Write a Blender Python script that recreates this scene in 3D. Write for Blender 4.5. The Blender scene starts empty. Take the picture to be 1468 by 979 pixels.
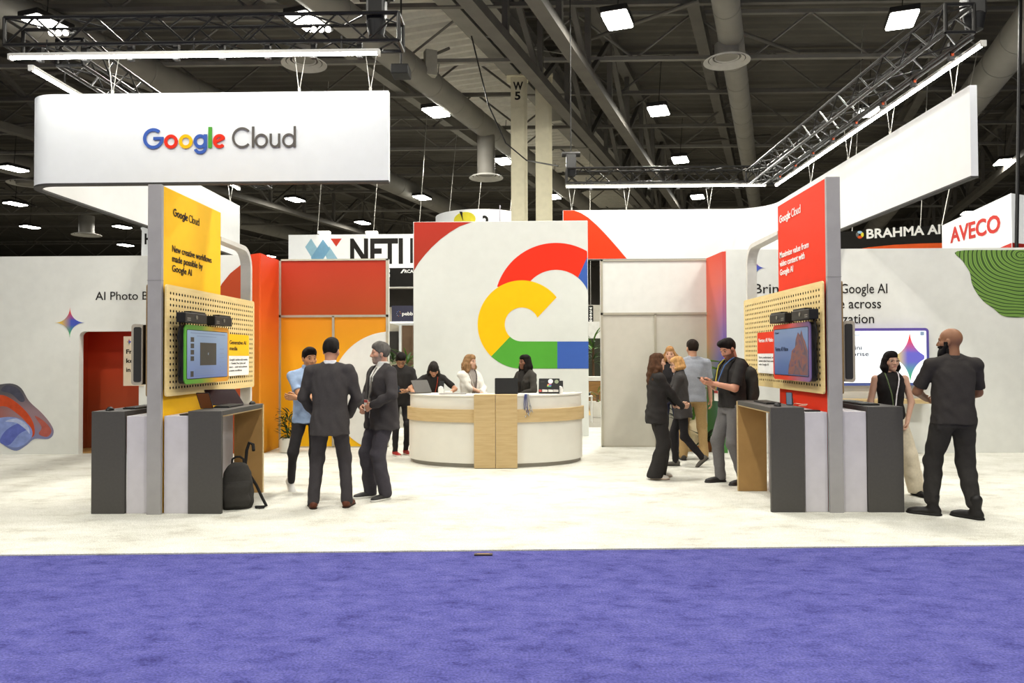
import bpy, math, random
import numpy as np
from mathutils import Matrix, Vector
random.seed(7); np.random.seed(7)
PI = math.pi
SC = bpy.context.scene
COL = SC.collection

# ------------------------------------------------------------------ camera
F = 1060.0                                   # focal length in pixels of the 1468 x 979 frame
CAM = Vector((0.0, 0.0, 1.62))
_th, _ph, _ro = math.atan(21/F), math.atan(20.5/F), math.radians(0.25)
FWD = Vector((-math.sin(_th)*math.cos(_ph), math.cos(_th)*math.cos(_ph), math.sin(_ph)))
_r0 = Vector((math.cos(_th), math.sin(_th), 0)); _u0 = _r0.cross(FWD)
RGT = _r0*math.cos(_ro) - _u0*math.sin(_ro)
UPV = _u0*math.cos(_ro) + _r0*math.sin(_ro)
cd = bpy.data.cameras.new('camera'); cam = bpy.data.objects.new('camera', cd); COL.objects.link(cam)
cd.sensor_width = 36; cd.lens = 36*F/1468; cd.clip_end = 300
cam.matrix_world = Matrix(((RGT.x, UPV.x, -FWD.x, CAM.x), (RGT.y, UPV.y, -FWD.y, CAM.y),
                           (RGT.z, UPV.z, -FWD.z, CAM.z), (0, 0, 0, 1)))
SC.camera = cam

# ------------------------------------------------------------------ world, exposure
w = bpy.data.worlds.new('world'); SC.world = w; w.use_nodes = True
bg = w.node_tree.nodes['Background']
bg.inputs[0].default_value = (1.0, 0.97, 0.90, 1); bg.inputs[1].default_value = 0.30
SC.view_settings.view_transform = 'Standard'; SC.view_settings.look = 'None'
SC.view_settings.exposure = 0.2; SC.view_settings.gamma = 1.0
SC.view_settings.use_curve_mapping = False
try:
    SC.cycles.max_bounces = 6; SC.cycles.diffuse_bounces = 4; SC.cycles.glossy_bounces = 2
    SC.cycles.use_light_tree = True; SC.cycles.sample_clamp_indirect = 4.0
except Exception: pass

HIGHBAY_W = 300.0        # watts of each visible / nearby high bay
LED_E = 36.0             # emission of the light bars over the hanging signs

def at(x, y, Y):
    """the point at depth Y that shows at pixel (x, y) - used to read sizes and places off the photograph"""
    d = FWD + RGT*((x-734)/F) + UPV*((489.5-y)/F)
    return CAM + d*(Y/d.y)
def atX(x, y, X):
    d = FWD + RGT*((x-734)/F) + UPV*((489.5-y)/F)
    return CAM + d*(X/d.x)
def atZ(x, y, Z):
    d = FWD + RGT*((x-734)/F) + UPV*((489.5-y)/F)
    return CAM + d*((Z-CAM.z)/d.z)

# ------------------------------------------------------------------ materials
def lin(c):
    if isinstance(c, str): c = [int(c[i:i+2], 16)/255 for i in (0, 2, 4)]
    return tuple(v/12.92 if v <= 0.04045 else ((v+0.055)/1.055)**2.4 for v in c)
MATS = {}
def _new(name):
    m = bpy.data.materials.new(name); m.use_nodes = True
    nt = m.node_tree; return m, nt, nt.nodes['Principled BSDF']
def mat(name, col, rough=0.6, metal=0.0, spec=0.3, var=0.06, scale=6.0, emit=0.0, bump=0.0, bscale=200.0, stretch=None):
    """plain surface with a little procedural variation of its colour and optional fine relief"""
    if name in MATS: return MATS[name]
    m, nt, b = _new(name); c = lin(col)
    tc = nt.nodes.new('ShaderNodeTexCoord'); src = tc.outputs['Object']
    if stretch:
        mp = nt.nodes.new('ShaderNodeMapping'); mp.inputs['Scale'].default_value = stretch
        nt.links.new(src, mp.inputs[0]); src = mp.outputs[0]
    no = nt.nodes.new('ShaderNodeTexNoise'); no.inputs['Scale'].default_value = scale; no.inputs['Detail'].default_value = 4
    nt.links.new(src, no.inputs['Vector'])
    rp = nt.nodes.new('ShaderNodeValToRGB')
    rp.color_ramp.elements[0].position = 0.3; rp.color_ramp.elements[1].position = 0.7
    rp.color_ramp.elements[0].color = (*[v*(1-var) for v in c], 1)
    rp.color_ramp.elements[1].color = (*[min(1, v*(1+var)) for v in c], 1)
    nt.links.new(no.outputs[0], rp.inputs[0]); nt.links.new(rp.outputs[0], b.inputs['Base Color'])
    b.inputs['Roughness'].default_value = rough; b.inputs['Metallic'].default_value = metal
    b.inputs['Specular IOR Level'].default_value = spec
    if emit:
        b.inputs['Emission Color'].default_value = (*c, 1); b.inputs['Emission Strength'].default_value = emit
    if bump:
        n2 = nt.nodes.new('ShaderNodeTexNoise'); n2.inputs['Scale'].default_value = bscale; n2.inputs['Detail'].default_value = 3
        nt.links.new(tc.outputs['Object'], n2.inputs['Vector'])
        bp = nt.nodes.new('ShaderNodeBump'); bp.inputs['Strength'].default_value = bump; bp.inputs['Distance'].default_value = 0.01
        nt.links.new(n2.outputs[0], bp.inputs['Height']); nt.links.new(bp.outputs[0], b.inputs['Normal'])
    MATS[name] = m; return m
def grad(name, stops, axis='Z', rough=0.55, emit=0.0, p0=0.0, p1=1.0):
    """printed colour gradient along one axis of the object's own box"""
    if name in MATS: return MATS[name]
    m, nt, b = _new(name)
    tc = nt.nodes.new('ShaderNodeTexCoord'); sp = nt.nodes.new('ShaderNodeSeparateXYZ')
    nt.links.new(tc.outputs['Generated'], sp.inputs[0])
    rp = nt.nodes.new('ShaderNodeValToRGB'); cr = rp.color_ramp
    while len(cr.elements) < len(stops): cr.elements.new(0.5)
    for e, (p, c) in zip(cr.elements, stops): e.position = p; e.color = (*lin(c), 1)
    nt.links.new(sp.outputs[axis], rp.inputs[0]); nt.links.new(rp.outputs[0], b.inputs['Base Color'])
    b.inputs['Roughness'].default_value = rough; b.inputs['Specular IOR Level'].default_value = 0.25
    if emit:
        nt.links.new(rp.outputs[0], b.inputs['Emission Color']); b.inputs['Emission Strength'].default_value = emit
    MATS[name] = m; return m
def quad_grad(name, L, R, T, B, emit=0.0, rough=0.5, ax=('X', 'Z')):
    """printed four-way blend: left, right, top and bottom colours (star emblems, display rims)"""
    if name in MATS: return MATS[name]
    m, nt, b = _new(name); N = nt.nodes.new; K = nt.links.new
    tc = N('ShaderNodeTexCoord'); sp = N('ShaderNodeSeparateXYZ'); K(tc.outputs['Generated'], sp.inputs[0])
    def ramp(out, st):
        r = N('ShaderNodeValToRGB')
        while len(r.color_ramp.elements) < len(st): r.color_ramp.elements.new(0.5)
        for e, (p, c) in zip(r.color_ramp.elements, st): e.position = p; e.color = (*c, 1)
        K(out, r.inputs[0]); return r
    hx = ramp(sp.outputs[ax[0]], [(0.18, lin(L)), (0.55, lin(R))])
    ft = ramp(sp.outputs[ax[1]], [(0.58, (0, 0, 0)), (0.86, (1, 1, 1))])
    fb = ramp(sp.outputs[ax[1]], [(0.12, (1, 1, 1)), (0.42, (0, 0, 0))])
    def mix(f, a, c):
        x = N('ShaderNodeMix'); x.data_type = 'RGBA'; K(f, x.inputs[0]); K(a, x.inputs[6]); x.inputs[7].default_value = (*lin(c), 1); return x.outputs[2]
    o = mix(ft.outputs[0], hx.outputs[0], T); o = mix(fb.outputs[0], o, B)
    K(o, b.inputs['Base Color']); b.inputs['Roughness'].default_value = rough
    if emit: K(o, b.inputs['Emission Color']); b.inputs['Emission Strength'].default_value = emit
    MATS[name] = m; return m
def wood(name, c0, c1, axis=(1, 1, 12)):
    if name in MATS: return MATS[name]
    m, nt, b = _new(name); N = nt.nodes.new; K = nt.links.new
    tc = N('ShaderNodeTexCoord'); mp = N('ShaderNodeMapping'); mp.inputs['Scale'].default_value = axis
    no = N('ShaderNodeTexNoise'); no.inputs['Scale'].default_value = 3; no.inputs['Detail'].default_value = 6; no.inputs['Distortion'].default_value = 0.6
    rp = N('ShaderNodeValToRGB'); rp.color_ramp.elements[0].color = (*lin(c0), 1); rp.color_ramp.elements[1].color = (*lin(c1), 1)
    rp.color_ramp.elements[0].position = .3; rp.color_ramp.elements[1].position = .7
    K(tc.outputs['Object'], mp.inputs[0]); K(mp.outputs[0], no.inputs['Vector']); K(no.outputs[0], rp.inputs[0]); K(rp.outputs[0], b.inputs['Base Color'])
    b.inputs['Roughness'].default_value = 0.5; b.inputs['Specular IOR Level'].default_value = 0.25
    MATS[name] = m; return m
def carpet(name, c0, c1, c2, stretch, sc, bump, bs):
    m, nt, b = _new(name); N = nt.nodes.new; K = nt.links.new
    tc = N('ShaderNodeTexCoord'); mp = N('ShaderNodeMapping'); mp.inputs['Scale'].default_value = stretch
    K(tc.outputs['Object'], mp.inputs[0])
    n1 = N('ShaderNodeTexNoise'); n1.inputs['Scale'].default_value = sc; n1.inputs['Detail'].default_value = 8; n1.inputs['Roughness'].default_value = 0.76
    K(mp.outputs[0], n1.inputs['Vector'])
    r1 = N('ShaderNodeValToRGB'); r1.color_ramp.elements.new(0.5)
    for e, (p, c) in zip(r1.color_ramp.elements, [(0.30, c0), (0.46, c1), (0.62, c2)]): e.position = p; e.color = (*lin(c), 1)
    K(n1.outputs[0], r1.inputs[0])
    n2 = N('ShaderNodeTexNoise'); n2.inputs['Scale'].default_value = bs; n2.inputs['Detail'].default_value = 2
    K(tc.outputs['Object'], n2.inputs['Vector'])
    r2 = N('ShaderNodeValToRGB'); r2.color_ramp.elements[0].color = (.68, .68, .68, 1); r2.color_ramp.elements[1].color = (1.2, 1.2, 1.2, 1)
    r2.color_ramp.elements[0].position = .3; r2.color_ramp.elements[1].position = .7
    K(n2.outputs[0], r2.inputs[0])
    x = N('ShaderNodeMix'); x.data_type = 'RGBA'; x.blend_type = 'MULTIPLY'; x.inputs[0].default_value = 1.0
    K(r1.outputs[0], x.inputs[6]); K(r2.outputs[0], x.inputs[7]); K(x.outputs[2], b.inputs['Base Color'])
    bp = N('ShaderNodeBump'); bp.inputs['Strength'].default_value = bump; bp.inputs['Distance'].default_value = 0.01
    K(n2.outputs[0], bp.inputs['Height']); K(bp.outputs[0], b.inputs['Normal'])
    b.inputs['Roughness'].default_value = 0.95; b.inputs['Specular IOR Level'].default_value = 0.05
    MATS[name] = m; return m

WHITE = mat('white_laminate', 'dcdcd6', .5)
WALLP = mat('wall_print_white', 'd9dad5', .7, spec=.1, var=.03)
GREY = mat('grey_frame', '9c9a99', .5)
CHAR = mat('charcoal_laminate', '4a4845', .55, var=.05, scale=40)
LILAC = mat('pale_panel', 'c2bfc4', .5)
WOODM = wood('birch_ply', 'b59c6e', 'c4ac80')
WOODI = wood('oak_inner', '9c7a4a', 'ac8854', (1, 8, 1))
BLACK = mat('black_plastic', '181818', .45)
DARKM = mat('dark_steel', '2b2a28', .5, metal=.3, spec=.4)
ALU = mat('aluminium', 'b9b7ae', .35, metal=.7)
YEL = mat('yellow_panel', 'f5bd1c', .6, spec=.15, var=.02)
RED = mat('red_panel', 'dd3416', .6, spec=.15, var=.02)
INK = mat('black_ink', '2a2826', .7, spec=.1)
WINK = mat('white_ink', 'eeeeea', .7, spec=.1)
GB, GR, GY, GG, GK = (mat('blue_print', '3c5ba6', .6, spec=.1, var=.02), mat('red_print', 'd9301c', .6, spec=.1, var=.02),
    mat('yellow_print', 'eeb411', .6, spec=.1, var=.02), mat('green_print', '4f9a36', .6, spec=.1, var=.02), mat('grey_ink', '5c5853', .6, spec=.1))

# ------------------------------------------------------------------ mesh and object helpers
WLD = {}
def W(o): return WLD.get(o.name, Matrix.Identity(4))
def tag(o, label=None, cat=None, group=None, kind=None):
    if label: o['label'] = label
    if cat: o['category'] = cat
    if group: o['group'] = group
    if kind: o['kind'] = kind
    return o
def adopt(o, p):
    if p is not None:
        o.parent = p; o.matrix_parent_inverse = W(p).inverted()
def thing(name, loc, label, cat, group=None):
    o = bpy.data.objects.new(name, None); COL.objects.link(o); o.location = loc
    o.empty_display_size = 0.2
    WLD[o.name] = Matrix.Translation(Vector(loc)); return tag(o, label, cat, group)
def link(name, me, p=None, M=None):
    o = bpy.data.objects.new(name, me); COL.objects.link(o)
    if M is not None: o.matrix_basis = M
    WLD[o.name] = M.copy() if M is not None else Matrix.Identity(4)
    adopt(o, p); return o
class MB:
    def __init__(s): s.v = []; s.f = []; s.mi = []; s.cur = 0
    def add(s, vs, fs):
        n = len(s.v); s.v += [tuple(q) for q in vs]; s.f += [tuple(i+n for i in f) for f in fs]; s.mi += [s.cur]*len(fs); return s
    def box(s, x0, x1, y0, y1, z0, z1):
        vs = [(x, y, z) for x in (x0, x1) for y in (y0, y1) for z in (z0, z1)]
        return s.add(vs, [(0, 1, 3, 2), (4, 6, 7, 5), (0, 4, 5, 1), (2, 3, 7, 6), (0, 2, 6, 4), (1, 5, 7, 3)])
    def obox(s, c, ax, ay, az):
        """box about centre c with half-axes ax, ay, az (vectors)"""
        c, ax, ay, az = map(Vector, (c, ax, ay, az))
        vs = [c+ax*i+ay*j+az*k for i in (-1, 1) for j in (-1, 1) for k in (-1, 1)]
        return s.add(vs, [(0, 1, 3, 2), (4, 6, 7, 5), (0, 4, 5, 1), (2, 3, 7, 6), (0, 2, 6, 4), (1, 5, 7, 3)])
    def cyl(s, a, b, r, r2=None, n=10, caps=True):
        a, b = Vector(a), Vector(b); r2 = r if r2 is None else r2
        d = (b-a).normalized(); u = d.orthogonal().normalized(); v = d.cross(u)
        vs = []
        for q, rr in ((a, r), (b, r2)):
            vs += [q+(u*math.cos(2*PI*i/n)+v*math.sin(2*PI*i/n))*rr for i in range(n)]
        fs = [(i, (i+1) % n, n+(i+1) % n, n+i) for i in range(n)]
        if caps: fs += [tuple(range(n-1, -1, -1)), tuple(range(n, 2*n))]
        return s.add(vs, fs)
    def tube(s, pts, r, n=6):
        pts = [Vector(p) for p in pts]
        u = None; rings = []
        for i, p in enumerate(pts):
            d = (pts[min(i+1, len(pts)-1)]-pts[max(i-1, 0)]).normalized()
            u = d.orthogonal().normalized() if u is None else (u-d*u.dot(d)).normalized()
            v = d.cross(u); rr = r[i] if isinstance(r, (list, tuple)) else r
            rings.append([p+(u*math.cos(2*PI*k/n)+v*math.sin(2*PI*k/n))*rr for k in range(n)])
        vs = [q for R_ in rings for q in R_]; fs = []
        for i in range(len(pts)-1):
            for k in range(n): fs.append((i*n+k, i*n+(k+1) % n, (i+1)*n+(k+1) % n, (i+1)*n+k))
        fs += [tuple(range(n-1, -1, -1)), tuple(range((len(pts)-1)*n, len(pts)*n))]
        return s.add(vs, fs)
    def lathe(s, c, prof, n=24):
        c = Vector(c); vs = []; m = len(prof)
        for i in range(n):
            a = 2*PI*i/n
            vs += [c+Vector((r*math.cos(a), r*math.sin(a), z)) for r, z in prof]
        fs = [(i*m+j, ((i+1) % n)*m+j, ((i+1) % n)*m+j+1, i*m+j+1) for i in range(n) for j in range(m-1)]
        return s.add(vs, fs)
    def prism(s, poly, o, u, v, d):
        """2D polygon in the plane (o; u, v), thickened by vector d"""
        o, u, v, d = map(Vector, (o, u, v, d)); n = len(poly)
        a = [o+u*p[0]+v*p[1] for p in poly]; b = [q+d for q in a]
        return s.add(a+b, [tuple(range(n)), tuple(range(2*n-1, n-1, -1))]+[(i, n+i, n+(i+1) % n, (i+1) % n) for i in range(n)])
    def strip(s, A, B, o, u, v, d):
        """band between two 2D polylines of equal length, thickened by d"""
        o, u, v, d = map(Vector, (o, u, v, d)); n = len(A)
        q = lambda p: o+u*p[0]+v*p[1]
        vs = [q(p) for p in A]+[q(p) for p in B]+[q(p)+d for p in A]+[q(p)+d for p in B]
        fs = []
        for i in range(n-1):
            fs += [(i, i+1, n+i+1, n+i), (2*n+i, 3*n+i, 3*n+i+1, 2*n+i+1), (i, 2*n+i, 2*n+i+1, i+1), (n+i, n+i+1, 3*n+i+1, 3*n+i)]
        fs += [(0, n, 3*n, 2*n), (n-1, 3*n-1, 4*n-1, 2*n-1)]
        return s.add(vs, fs)
    def mesh(s, name, mats, smooth=False, off=None):
        me = bpy.data.meshes.new(name)
        vs = s.v if off is None else [(x-off[0], y-off[1], z-off[2]) for x, y, z in s.v]
        me.from_pydata(vs, [], s.f); me.validate(); me.update()
        for m in (mats if isinstance(mats, (list, tuple)) else [mats]): me.materials.append(m)
        if len(s.mi) == len(me.polygons): me.polygons.foreach_set('material_index', s.mi)
        if smooth: me.polygons.foreach_set('use_smooth', [True]*len(me.polygons))
        import bmesh
        bm = bmesh.new(); bm.from_mesh(me); bmesh.ops.recalc_face_normals(bm, faces=bm.faces); bm.to_mesh(me); bm.free()
        if smooth:
            try: me.set_sharp_from_angle(angle=math.radians(40))
            except Exception: pass
        return me
    def build(s, name, mats, p=None, smooth=False):
        vs = np.array(s.v); lo, hi = vs.min(0), vs.max(0)
        off = ((lo[0]+hi[0])/2, (lo[1]+hi[1])/2, lo[2])
        return link(name, s.mesh(name, mats, smooth, off), p, Matrix.Translation(Vector(off)))
def rbox(x0, x1, y0, y1, z0, z1, r=0.01, name='b'):
    """box with bevelled edges, as mesh data builder"""
    import bmesh
    bm = bmesh.new(); bmesh.ops.create_cube(bm, size=1)
    for v in bm.verts: v.co = Vector(((x0+x1)/2+v.co.x*(x1-x0), (y0+y1)/2+v.co.y*(y1-y0), (z0+z1)/2+v.co.z*(z1-z0)))
    bmesh.ops.bevel(bm, geom=bm.edges[:], offset=r, segments=2, affect='EDGES', profile=.5)
    m = MB(); bm.verts.ensure_lookup_table()
    m.add([v.co[:] for v in bm.verts], [tuple(v.index for v in f.verts) for f in bm.faces]); bm.free(); return m
def rrect(w, h, r, n=6):
    """rounded rectangle outline, centred"""
    out = []
    for cx, cy, a0 in ((w/2-r, h/2-r, 0), (-w/2+r, h/2-r, 90), (-w/2+r, -h/2+r, 180), (w/2-r, -h/2+r, 270)):
        out += [(cx+r*math.cos(math.radians(a0+90*i/n)), cy+r*math.sin(math.radians(a0+90*i/n))) for i in range(n+1)]
    return out
ROD = None
def rod(name, a, b, r, m, p):
    """straight bar that shares one mesh"""
    a, b = Vector(a), Vector(b); key = 'rod_'+m.name
    me = bpy.data.meshes.get(key)
    if me is None: me = MB().cyl((0, 0, 0), (0, 0, 1), 1, n=8).mesh(key, m, True)
    d = b-a; q = d.to_track_quat('Z', 'Y').to_matrix().to_4x4()
    return link(name, me, p, Matrix.Translation(a) @ q @ Matrix.Diagonal((r, r, d.length, 1)))
def text(s, o, u, v, cap, width=None, m=None, p=None, weight=0.0, name='lettering', depth=0.002, spacing=1.0, lines=1.0):
    """flat lettering: o = baseline start, u / v = unit vectors right / up, cap = capital height, width = total width"""
    cu = bpy.data.curves.new('t', 'FONT'); cu.body = s; cu.size = 1; cu.resolution_u = 3; cu.space_character = spacing; cu.space_line = lines
    cu.offset = weight; cu.extrude = 0.0005
    t = bpy.data.objects.new('t', cu); COL.objects.link(t)
    me = bpy.data.meshes.new_from_object(t)
    bpy.data.objects.remove(t); bpy.data.curves.remove(cu)
    n = len(me.vertices); co = np.empty(n*3); me.vertices.foreach_get('co', co); co = co.reshape(-1, 3)
    k = cap/0.73; x0 = co[:, 0].min(); kx = k if width is None else width/(co[:, 0].max()-x0)
    u, v = Vector(u).normalized(), Vector(v).normalized(); w_ = u.cross(v)
    o = Vector(o); z = (co[:, 2]-co[:, 2].min())/0.001*depth
    X = (co[:, 0]-x0)*kx; Yv = co[:, 1]*k
    out = np.array(o)[None]+X[:, None]*np.array(u)+Yv[:, None]*np.array(v)+z[:, None]*np.array(w_)
    c = out.mean(0); me.vertices.foreach_set('co', (out-c).ravel()); me.materials.clear(); me.materials.append(m or INK); me.update(); me.name = name
    return link(name, me, p, Matrix.Translation(Vector(c)))
def arc(cx, cy, r, a0, a1, n=24):
    return [(cx+r*math.cos(math.radians(a0+(a1-a0)*i/n)), cy+r*math.sin(math.radians(a0+(a1-a0)*i/n))) for i in range(n+1)]
EX, EY, EZ = Vector((1, 0, 0)), Vector((0, 1, 0)), Vector((0, 0, 1))
# ================================================================== the setting
# purple aisle carpet and white booth carpet
fl = MB(); fl.box(-14, 14, 6.2, 16.6, -0.02, 0.012)
# front edge runs very slightly askew of the booth
qa, qb = atZ(0, 795, .012), atZ(1468, 780.5, .012); sl_ = (qb.y-qa.y)/(qb.x-qa.x)
fl.v = [(x, (y if y > 7 else qa.y+(x-qa.x)*sl_), z) for x, y, z in fl.v]
WCARP = carpet('white_carpet', 'b2aea0', 'cecdc2', 'd9d8cf', (0.9, 1.5, 1), 2.0, .35, 120)
PCARP = carpet('purple_carpet', '38376f', '525290', '5f5f9c', (0.75, 1.2, 1), 6.5, 1.0, 70)
tag(fl.build('floor', WCARP), kind='structure')
tag(MB().box(-60, 60, -14, 80, -0.2, 0.0).build('floor_aisle', PCARP), kind='structure')
CONC = mat('hall_floor', '8a867a', .7)
tag(MB().box(-60, 60, 16.6, 80, -0.1, 0.006).build('floor_hall', CONC), kind='structure')

YB = 12.2       # long back walls of the booth
ZB = 3.32
# ---- left long wall with a doorway-like niche
NX0, NX1, NZ = at(113, 560, YB).x, at(199, 560, YB).x, at(150, 475, YB).z
XL1 = at(345, 400, YB).x
wl = MB(); XLO = -9.6
wl.box(XLO, NX0, YB, YB+.12, 0, ZB); wl.box(NX1, XL1, YB, YB+.12, 0, ZB); wl.box(NX0, NX1, YB, YB+.12, NZ, ZB)
wall_left = tag(wl.build('wall_left', WALLP), kind='structure')
# rounded head corner pieces of the opening
for s, xx in ((1, NX0), (-1, NX1)):
    pts = [(0, 0)]+[(s*(.09-.09*math.cos(math.radians(a))), -.09+.09*math.sin(math.radians(a))) for a in range(0, 91, 15)]
    MB().prism(pts, (xx, YB, NZ), EX, EZ, (0, .12, 0)).build('corner_fillet', WALLP, wall_left)
NICHE = grad('niche_print', [(0, '9a5636'), (.45, 'b84c2a'), (.85, 'd23c20')], 'Z')
nb = MB(); nb.box(NX0-.3, NX1+.3, YB+.75, YB+.8, 0, NZ+.2); nb.box(NX0-.34, NX0-.3, YB+.12, YB+.8, 0, NZ+.2); nb.box(NX1+.3, NX1+.34, YB+.12, YB+.8, 0, NZ+.2)
nb.box(NX0-.34, NX1+.34, YB+.12, YB+.8, NZ+.2, NZ+.24)
nb.build('niche_lining', NICHE, wall_left)
MB().box(NX0-.3, NX1+.3, YB+.12, YB+.75, 0, .03).build('niche_floor', WOODI, wall_left)
# card beside the opening
def star(cx, cz, rw, rh, n=14):
    pts = []
    for q, (sx, sz) in enumerate(((1, 1), (-1, 1), (-1, -1), (1, -1))):
        for i in range(n):
            t = i/n*PI/2
            if sx*sz > 0: a, b = 1-math.sin(t), 1-math.cos(t)
            else: a, b = 1-math.cos(t), 1-math.sin(t)
            pts.append((cx+sx*rw*a, cz+sz*rh*b))
    return pts
STAR = quad_grad('star_print', 'd9b02a', '3f4fae', 'cf3a28', '3fa05c')
c0, c1 = at(177, 553, YB-.03), at(206, 482, YB-.03)
card = tag(MB().box(c0.x, c1.x, YB-.035, YB-.005, c0.z, c1.z).build('instruction_card', mat('cream_card', 'd8c8b0', .6)),
           'cream instruction card on the white wall, at the edge of the red niche', 'sign')
text('From', at(181, 507, YB-.04), EX, EZ, .075, .25, INK, card, .02); text('keep', at(181, 520, YB-.04), EX, EZ, .075, .25, INK, card, .02)
text('in one', at(181, 533, YB-.04), EX, EZ, .075, .27, INK, card, .02)
p = at(185, 490, YB-.04); MB().prism(star(0, 0, .05, .06), p, EX, EZ, (0, .003, 0)).build('star_emblem', STAR, card)
# lettering, star and swirl on the left wall
p = at(137, 430, YB); text('AI Photo Booth', (p.x, YB-.004, p.z), EX, EZ, .145, None, INK, wall_left, .004)
p = at(100.3, 462.5, YB); MB().prism(star(0, 0, .245, .245), (p.x, YB-.006, p.z), EX, EZ, (0, .005, 0)).build('star_emblem', STAR, wall_left)
def swirl(name, cols, scale, rings=False):
    m, nt, b = _new(name); N = nt.nodes.new; K = nt.links.new
    tc = N('ShaderNodeTexCoord'); mp = N('ShaderNodeMapping'); mp.inputs['Scale'].default_value = scale; K(tc.outputs['Generated'], mp.inputs[0])
    if rings:
        wv = N('ShaderNodeTexWave'); wv.wave_type = 'RINGS'; wv.rings_direction = 'SPHERICAL'; wv.inputs['Scale'].default_value = 6.5; wv.inputs['Distortion'].default_value = 4.5; mp.inputs['Location'].default_value = (-.66, 0, -.92)
        wv.inputs['Detail'].default_value = 0; wv.inputs['Detail Scale'].default_value = .6
    else:
        wv = N('ShaderNodeTexNoise'); wv.inputs['Scale'].default_value = 1.5; wv.inputs['Distortion'].default_value = 2.2; wv.inputs['Detail'].default_value = 1.0
    K(mp.outputs[0], wv.inputs['Vector'])
    rp = N('ShaderNodeValToRGB')
    while len(rp.color_ramp.elements) < len(cols): rp.color_ramp.elements.new(.5)
    for i, (e, c) in enumerate(zip(rp.color_ramp.elements, cols)): e.position = i/(len(cols)-1) if rings else .25+.5*i/(len(cols)-1); e.color = (*lin(c), 1)
    K(wv.outputs[0], rp.inputs[0]); K(rp.outputs[0], b.inputs['Base Color']); b.inputs['Roughness'].default_value = .7
    MATS[name] = m; return m
def outline(pxs, Yp):
    """smooth closed outline through points read off the photograph, as (x, z) on the wall plane"""
    P = [(at(x, y, Yp).x, at(x, y, Yp).z) for x, y in pxs]; n = len(P); out = []
    for i in range(n):
        p0, p1, p2, p3 = (np.array(P[(i+k) % n]) for k in (-1, 0, 1, 2))
        for j in range(4):
            t = j/4; out.append(tuple(.5*((2*p1)+(-p0+p2)*t+(2*p0-5*p1+4*p2-p3)*t*t+(-p0+3*p1-3*p2+p3)*t**3)))
    return out
sw = outline([(-30, 556), (0, 551), (18, 550), (31, 557), (42, 575), (60, 592), (73, 608), (77, 620), (70, 629), (50, 629), (38, 638), (24, 646), (10, 641), (0, 632), (-30, 600)], YB)
MB().prism(sw, (0, YB-.006, 0), EX, EZ, (0, .005, 0)).build('swirl_graphic', quad_grad('swirl_print', '9a4a38', '8a7078', '4e4d52', '6a76a4'), wall_left)
SWC = {c: mat('swirl_'+c, c, .7, spec=.1, var=.15, scale=9) for c in ('b8492a', '7f8fc4', '4a4a58', 'a8b2d0', 'a85a50', '5b66ae')}
def ribbon2(pxs, c, off):
    pts = outline(pxs, YB); MB().prism(pts, (0, YB-off, 0), EX, EZ, (0, .001, 0)).build('swirl_band', SWC[c], wall_left)
ribbon2([(-30, 575), (0, 566), (20, 574), (38, 590), (48, 606), (50, 622), (44, 626), (40, 608), (24, 592), (4, 582), (-30, 590)], 'b8492a', .0075)
ribbon2([(-20, 606), (6, 598), (28, 600), (44, 612), (46, 626), (30, 640), (14, 640), (0, 630), (-20, 628)], '7f8fc4', .0078)
ribbon2([(0, 632), (10, 616), (30, 606), (41, 614), (28, 622), (16, 636), (8, 638)], '5b66ae', .0084)
ribbon2([(8, 604), (24, 600), (40, 610), (43, 622), (38, 616), (24, 606)], 'a8b2d0', .0088)
ribbon2([(50, 596), (64, 604), (74, 617), (68, 626), (56, 622), (60, 612)], 'a85a50', .0075)
ribbon2([(10, 552), (26, 557), (36, 572), (30, 576), (16, 564), (2, 560)], '4a4a58', .0075)
# the red quarter disc on the wall beside the orange return
qa = [(at(x, y, YB).x, at(x, y, YB).z) for x, y in ((345, 380), (330, 392), (318, 407), (310, 424), (303, 445), (299, 470))]
MB().prism(qa+[(qa[-1][0], .02), (XL1, .02)], (0, YB-.006, 0), EX, EZ, (0, .005, 0)).build('quarter_disc', grad('rust_print', [(0, '9c4420'), (1, 'a83e1c')], 'Z'), wall_left)

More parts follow.
